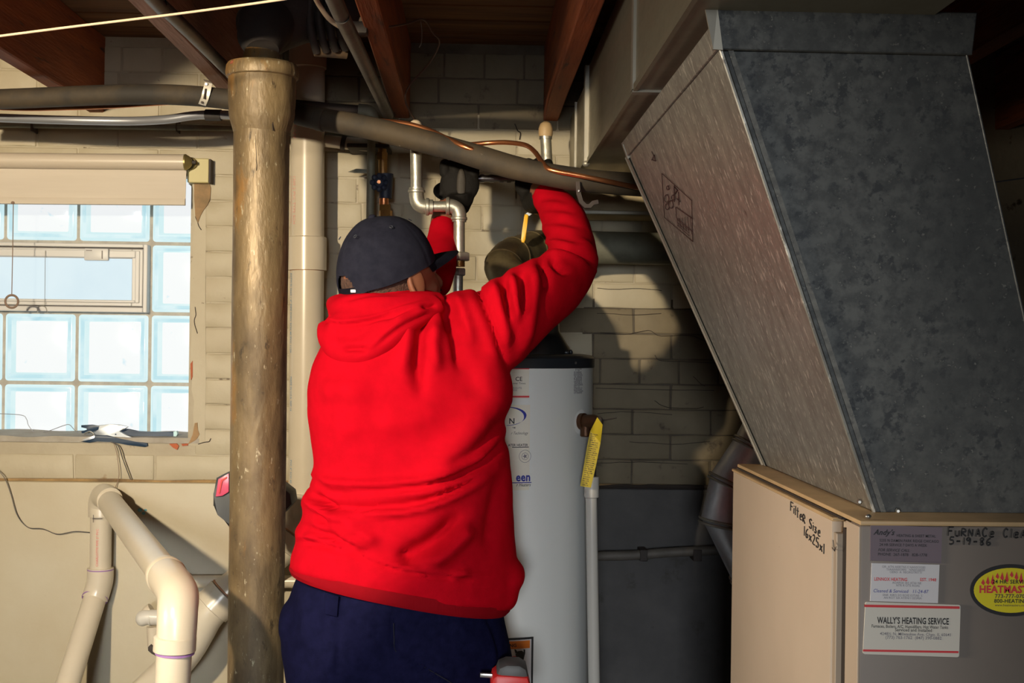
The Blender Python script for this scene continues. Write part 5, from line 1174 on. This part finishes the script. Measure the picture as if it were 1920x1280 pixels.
arm(bd, [(700, 640, DP, .05), (680, 640, DP+.08, .05), (760, 572, DP+.26, .04), (818, 502, DP+.36, .032), (829, 430, DP+.45, .026), (836, 404, DP+.47, .027), (850, 380, DP+.48, .024)])
for xa, xf in ((660, 640), (845, 860)):
    k_ = P(xf, 1280, DP); tube(bd, catmull([P(xa, 1250, DP), Vector((P(xa, 1300, DP).x, DP, .62)), Vector((P(xf, 1300, DP).x, DP, .46)), Vector((P(xf, 1300, DP).x, DP+.01, .10))], 5), [.085, .075, .052, .040], 18)
bd = remesh(bd, .005, 9, .5)
body = obj('body', bd, M['skin'], man, angle=180)
# ears: a rim curled round a hollow
for s_ in (1, -1):
    b = B(); pts = [hl(s_*(.074+.014*math.sin(a_*.5)), .012-.019*math.sin(a_)*1.0, -.030+.036*math.cos(a_)) for a_ in [PI*k/9*1.25-.35 for k in range(10)]]
    tube(b, catmull(pts, 3), [.004, .0048, .005, .0048, .0045, .005, .006], 10)
    ell(b, hl(s_*.079, .008, -.030), (.0065, .020, .033), HR); ell(b, hl(s_*.079, .010, -.064), (.005, .008, .010), HR)
    obj('ear', remesh(b, .0024, 3, .5), M['skin'], man, angle=180)
    obj('eye', ell(B(), hl(s_*.030, .078, -.026), (.010, .009, .007), HR, 14), mat('eye_white', (.30, .25, .22), .3) if s_ == 1 else M['eye_white'], man)
    obj('eyebrow', tube(B(), catmull([hl(s_*.014, .091, -.008), hl(s_*.032, .088, -.004), hl(s_*.048, .076, -.009)], 4), [.003, .004, .002], 8), M['hair'], man)
    obj('nostril', ell(B(), hl(s_*.006, .103, -.071), (.0028, .003, .002), HR, 8), M['gap_dark'], man)
# short hair on the back and sides of the head
b = B(); ell(b, hl(0, -.010, -.010), (.0775, .090, .080), HR, 40); ell(b, hl(0, -.030, -.055), (.062, .070, .052), HR, 40)
b = remesh(b, .004, 3, .5)
kill = []
for v in b.verts:
    l_ = HR.transposed() @ (v.co-HC)
    if l_.y > .060-.20*max(0, -l_.z) + (.02 if l_.z > -.02 else 0) or l_.z < -.100: kill.append(v)
bmesh.ops.delete(b, geom=kill, context='VERTS')
for v in b.verts: v.co += v.normal*(.0016*noise.noise(v.co*240))
obj('hair', b, M['hair'], man, angle=180)
b = B(); ell(b, hl(0, .034, -.072), (.0625, .070, .064), HR, 40); ell(b, hl(0, .062, -.112), (.038, .040, .030), HR, 24)
b = remesh(b, .004, 4, .5)
kill = []
for v in b.verts:
    l_ = HR.transposed() @ (v.co-HC)
    if l_.z > -.055-.35*max(0, l_.y-.02) or l_.y < -.006: kill.append(v)
bmesh.ops.delete(b, geom=kill, context='VERTS')
for v in b.verts: v.co += v.normal*(.0012*noise.noise(v.co*260))
obj('shade_beard', b, M['hair'], man, angle=180)  # dark hair added over cheek and jaw in place of face shadow
# cap
cap_bm = B(); nu, nv = 144, 40; rows = []
for j in range(nv+1):
    ph = j/nv*PI/2
    row = []
    for i in range(nu):
        th = 2*PI*i/nu; r_ = math.cos(ph)**.82 if ph < PI/2-1e-6 else 0
        seam = .0014*max(0, 1-abs(((th/(PI/3)) % 1)-.0)*18) + .0014*max(0, 1-abs(((th/(PI/3)) % 1)-1)*18)
        zz = .107*math.sin(ph)
        x_, y_ = .088*r_*math.sin(th), .104*r_*math.cos(th)-.004
        p = Vector((x_*(1-seam*8), y_*(1-seam*8), zz+.004*noise.noise(Vector((x_*20, y_*20, zz*20)))))
        p.z += -.018*(1-j/nv)*(1+math.cos(th+PI))*.5*1.4
        row.append(p)
    rows.append(row)
vs = [[cap_bm.verts.new(hl(*p)) for p in row] for row in rows[:-1]]; apex = cap_bm.verts.new(hl(0, -.004, .107))
for j in range(nv-1):
    for i in range(nu):
        th = 2*PI*(i+.5)/nu; d_ = abs(th-PI)           # arch opening at the back
        if j < 9 and d_ < .40*math.sqrt(max(0, 1-(j/9)**2)): continue
        cap_bm.faces.new((vs[j][i], vs[j][(i+1) % nu], vs[j+1][(i+1) % nu], vs[j+1][i]))
for i in range(nu): cap_bm.faces.new((vs[-1][i], vs[-1][(i+1) % nu], apex))
bmesh.ops.delete(cap_bm, geom=[v for v in cap_bm.verts if not v.link_faces], context='VERTS')
bmesh.ops.recalc_face_normals(cap_bm, faces=cap_bm.faces); bmesh.ops.solidify(cap_bm, geom=cap_bm.faces, thickness=.0025)
cap = obj('cap', cap_bm, M['cap_cloth'], man, label='dark navy baseball cap worn facing right', angle=60)
obj('cap_button', ell(B(), hl(0, -.004, .108), (.008, .008, .005), HR, 14), M['cap_cloth'], cap)
for th in (PI+.52+.0, PI-.52, PI*.5, PI*1.5, .52, -.52):
    ph = .88; r_ = math.cos(ph)**.82; p = hl(.089*r_*math.sin(th), .105*r_*math.cos(th)-.004, .108*math.sin(ph)); nr = (p-hl(0, 0, 0)).normalized()
    u_ = nr.cross(Vector((0, 0, 1))).normalized(); w_ = nr.cross(u_)
    obj('eyelet', tube(B(), [p+nr*.001+(u_*math.cos(a_)+w_*math.sin(a_))*.0032 for a_ in [2*PI*k/12 for k in range(13)]], .0009, 6), mat('eyelet_thread', (.03, .035, .05), .6) if 'eyelet_thread' not in M else M['eyelet_thread'], cap)
b = B(); g = {}
for i in range(17):
    a_ = -1+i/8
    for j in range(9):
        r_ = j/8; th = a_*1.05
        base = Vector((.084*math.sin(th), .100*math.cos(th)-.006, 0)); tip = Vector((.080*a_*(1-.22*abs(a_)), .096*math.cos(th*.85)+.068*(1-abs(a_)**2.6), -.004-.022*abs(a_)**2))
        p = base.lerp(tip, r_); p.z = -.004-.020*abs(a_)**2*r_+.004*math.sin(r_*PI)
        g[i, j] = b.verts.new(hl(*p))
for i in range(16):
    for j in range(8): b.faces.new((g[i, j], g[i+1, j], g[i+1, j+1], g[i, j+1]))
bmesh.ops.solidify(b, geom=b.faces, thickness=.0035)
obj('brim', b, M['cap_cloth'], cap, angle=60)
q = [hl(.0865*math.sin(th), .1025*math.cos(th)-.004, -.026) for th in [PI-.42+.84*k/10 for k in range(11)]]
b = B(); lo_ = [b.verts.new(p) for p in q]; up_ = [b.verts.new(p+Uv*.018) for p in q]
for k in range(10): b.faces.new((lo_[k], lo_[k+1], up_[k+1], up_[k]))
bmesh.ops.solidify(b, geom=b.faces, thickness=.002); obj('strap', b, M['cap_cloth'], cap)
pbk = hl(.0885*math.sin(PI-.36), .1045*math.cos(PI-.36)-.004, -.014)
obj('strap_buckle', rbox(pbk-Vector((.006, .002, .004)), pbk+Vector((.005, .001, .003)), .001), M['steel'], cap, label='small pale strap buckle')

# gloves
def fist(c, ax_, bk, upv, s_=1.0, wrist=None, mm='glove_black'):
    """closed hand round a bar along ax_; bk points to the back of the hand, upv to the knuckles"""
    b = B(); ax_, bk, upv = Vector(ax_).normalized(), Vector(bk).normalized(), Vector(upv).normalized()
    W = lambda a_, d_, u_: c+(ax_*a_+bk*d_+upv*u_)*s_
    R_ = Matrix((ax_, bk, upv)).transposed()
    ell(b, W(0, .022, -.010), (.047*s_, .017*s_, .046*s_), R_); ell(b, W(.0, .022, -.042), (.034*s_, .020*s_, .028*s_), R_)
    if wrist is not None: tube(b, catmull([W(0, .022, -.03), W(0, .02, -.055), wrist], 4), [.030*s_, .028, .029], 16)
    for k, (off, ln) in enumerate(((-.034, .92), (-.011, 1.0), (.012, .97), (.033, .82))):
        pts = [W(off, .022, .012), W(off*1.03, .022, .034*ln), W(off*1.03, .000, .044*ln), W(off, -.023, .030*ln), W(off*.95, -.028, .004), W(off*.9, -.012, -.012)]
        tube(b, catmull(pts, 4), [.0130*s_, .0128*s_, .0118*s_, .0112*s_, .0105*s_, .0090*s_], 12)
    pts = [W(-.034, .018, -.034), W(-.048, .000, -.022), W(-.040, -.020, -.010), W(-.018, -.034, .000)]
    tube(b, catmull(pts, 5), [.0150*s_, .0145*s_, .0125*s_, .0100*s_], 12)
    return remesh(b, .0030, 3, .5)
gl = P(862, 352, 3.04)
bar_z = P(900, 333, 3.0)
toolax = (P(990, 337, 3.0)-P(862, 338, 3.0)).normalized()
cl = P(862, 340, 3.05)
obj('glove', fist(cl, toolax, (0, -1, 0), (0, 0, 1), 1.02, P(838, 392, DP+.475)), M['glove_black'], man, angle=180, label='left black work glove gripping the tool')
obj('glove_patch', ell(B(), cl+Vector((.004, -.0385, -.012)), (.011, .006, .038), None, 16), M['glove_grey'], man, label='worn grey stripe on the back of the left glove')
cr = P(1000, 338, 3.05)
obj('glove', fist(cr, -toolax, (0, -1, 0), (0, 0, 1), .98, P(1018, 366, DP+.41)), M['glove_black'], man, angle=180, label='right black work glove half hidden by the insulated pipe')
for p, q in ((P(831, 414, DP+.47), P(836, 400, DP+.475)),):
    obj('wrist_skin', tube(B(), catmull([P(829, 422, DP+.46), p, q, P(842, 388, DP+.48)], 4), [.028, .029, .0285, .028], 18), M['skin'], man)
t = thing('hand_tool', 'dark metal bar tool held between the two black gloves', 'tool', P(925, 333, 3.0))
obj('tool_shaft', tube(B(), [P(842, 338, 3.05), P(894, 335, 3.05), P(1004, 333, 3.05)], .0085, 16), M['chrome_dark'], t)
for x_ in (900, 918, 936, 950): obj('grip_ring', tube(B(), [P(x_, 334.6, 3.05), P(x_+8, 334.4, 3.05)], .0102, 16), M['chrome_dark'], t)

# trousers
tr = B()
loft(tr, [((556, 1080), (955, 1110), DP, .140), ((546, 1105), (945, 1135), DP, .142), ((536, 1140), (945, 1150), DP, .142), ((529, 1175), (952, 1180), DP, .144), ((529, 1220), (960, 1225), DP, .146), ((534, 1260), (965, 1265), DP, .146), ((545, 1320), (955, 1325), DP, .135)], 40, 2.4)
for xa, xb, xf in ((644, 636, 628), (852, 862, 870)):
    X = [P(v, 1290, DP).x for v in (xa, xb, xf)]
    tube(tr, catmull([Vector((X[0], DP, .86)), Vector((X[1], DP, .66)), Vector((X[1], DP-.005, .46)), Vector((X[2], DP+.01, .25)), Vector((X[2], DP+.01, .05))], 6), [.108, .098, .080, .070, .068], 26)
ell(tr, P(541, 1168, DP-.02), (.018, .05, .045))
tr = remesh(tr, .0065, 6, .5)
fold_shape(tr, [([(735, 1150), (738, 1190), (742, 1230)], 3.5, -.006, 'r'), ([(742, 1225), (800, 1255), (850, 1290)], 4, .006, 's'), ([(618, 1150), (630, 1200), (625, 1280)], 8, .005, 's'), ([(560, 1110), (570, 1150), (566, 1200)], 8, .004, 'r'),
                ([(590, 1125), (600, 1170), (590, 1230)], 9, -.004, 'r'), ([(650, 1150), (660, 1190)], 8, .004, 'r'), ([(690, 1150), (695, 1195)], 8, .004, 'r'), ([(560, 1180), (600, 1220), (620, 1270)], 14, .006, 'r'), ([(840, 1170), (900, 1200), (945, 1250)], 14, .005, 'r'), ([(905, 1150), (925, 1200), (930, 1270)], 7, .005, 's')])
for v in tr.verts: v.co += v.normal*(.0025*noise.noise(v.co*10)+.0008*noise.noise(v.co*30))
trs = obj('trousers', tr, M['navy_cloth'], man, angle=180, label='dark navy work trousers')
q = [P(x_, y_, 2.384) for x_, y_ in ((609, 1110), (635, 1118), (632, 1156), (606, 1150))]
b = B(); prism(b, q, (0, .006, 0), .001); obj('belt_loop', b, M['navy_cloth'], trs)
obj('pocket_seam', tube(B(), catmull([P(x_, y_, 2.380) for x_, y_ in ((738, 1168), (739, 1195), (743, 1222), (780, 1242), (830, 1270), (870, 1295))], 5), .0012, 6), M['cap_cloth'], trs)
for xf in (628, 870):
    X = P(xf, 1290, DP).x; b = B()
    ell(b, (X, DP+.09, .045), (.048, .12, .04)); ell(b, (X, DP-.01, .055), (.046, .06, .06)); ell(b, (X, DP+.17, .035), (.044, .06, .033)); box(b, (X-.04, DP-.06, .0), (X+.04, DP+.21, .03), .008, 2)
    b = remesh(b, .006, 4)
    zm = min(v.co.z for v in b.verts)
    for v in b.verts: v.co.z = max(v.co.z, 0.0)
    obj('shoe', b, M['shoe'], man, angle=180)
t = thing('belt_tool', 'red and black power tool battery hanging at the right hip of the man', 'tool', P(958, 1270, 2.36))
obj('tool_head', plate([(932, 1262), (936, 1252), (950, 1246), (975, 1247), (988, 1255), (991, 1268), (990, 1285), (930, 1285)], 2.33, .07, .008), M['tool_grey'], t)
obj('red_shell', plate([(920, 1290), (924, 1272), (932, 1266), (990, 1270), (996, 1290), (994, 1345), (922, 1345)], 2.325, .08, .006), M['tool_red'], t, label='red plastic shell')
obj('belt_clip', plate([(900, 1262), (935, 1264), (935, 1272), (900, 1270)], 2.36, .01, .002), M['steel'], t)
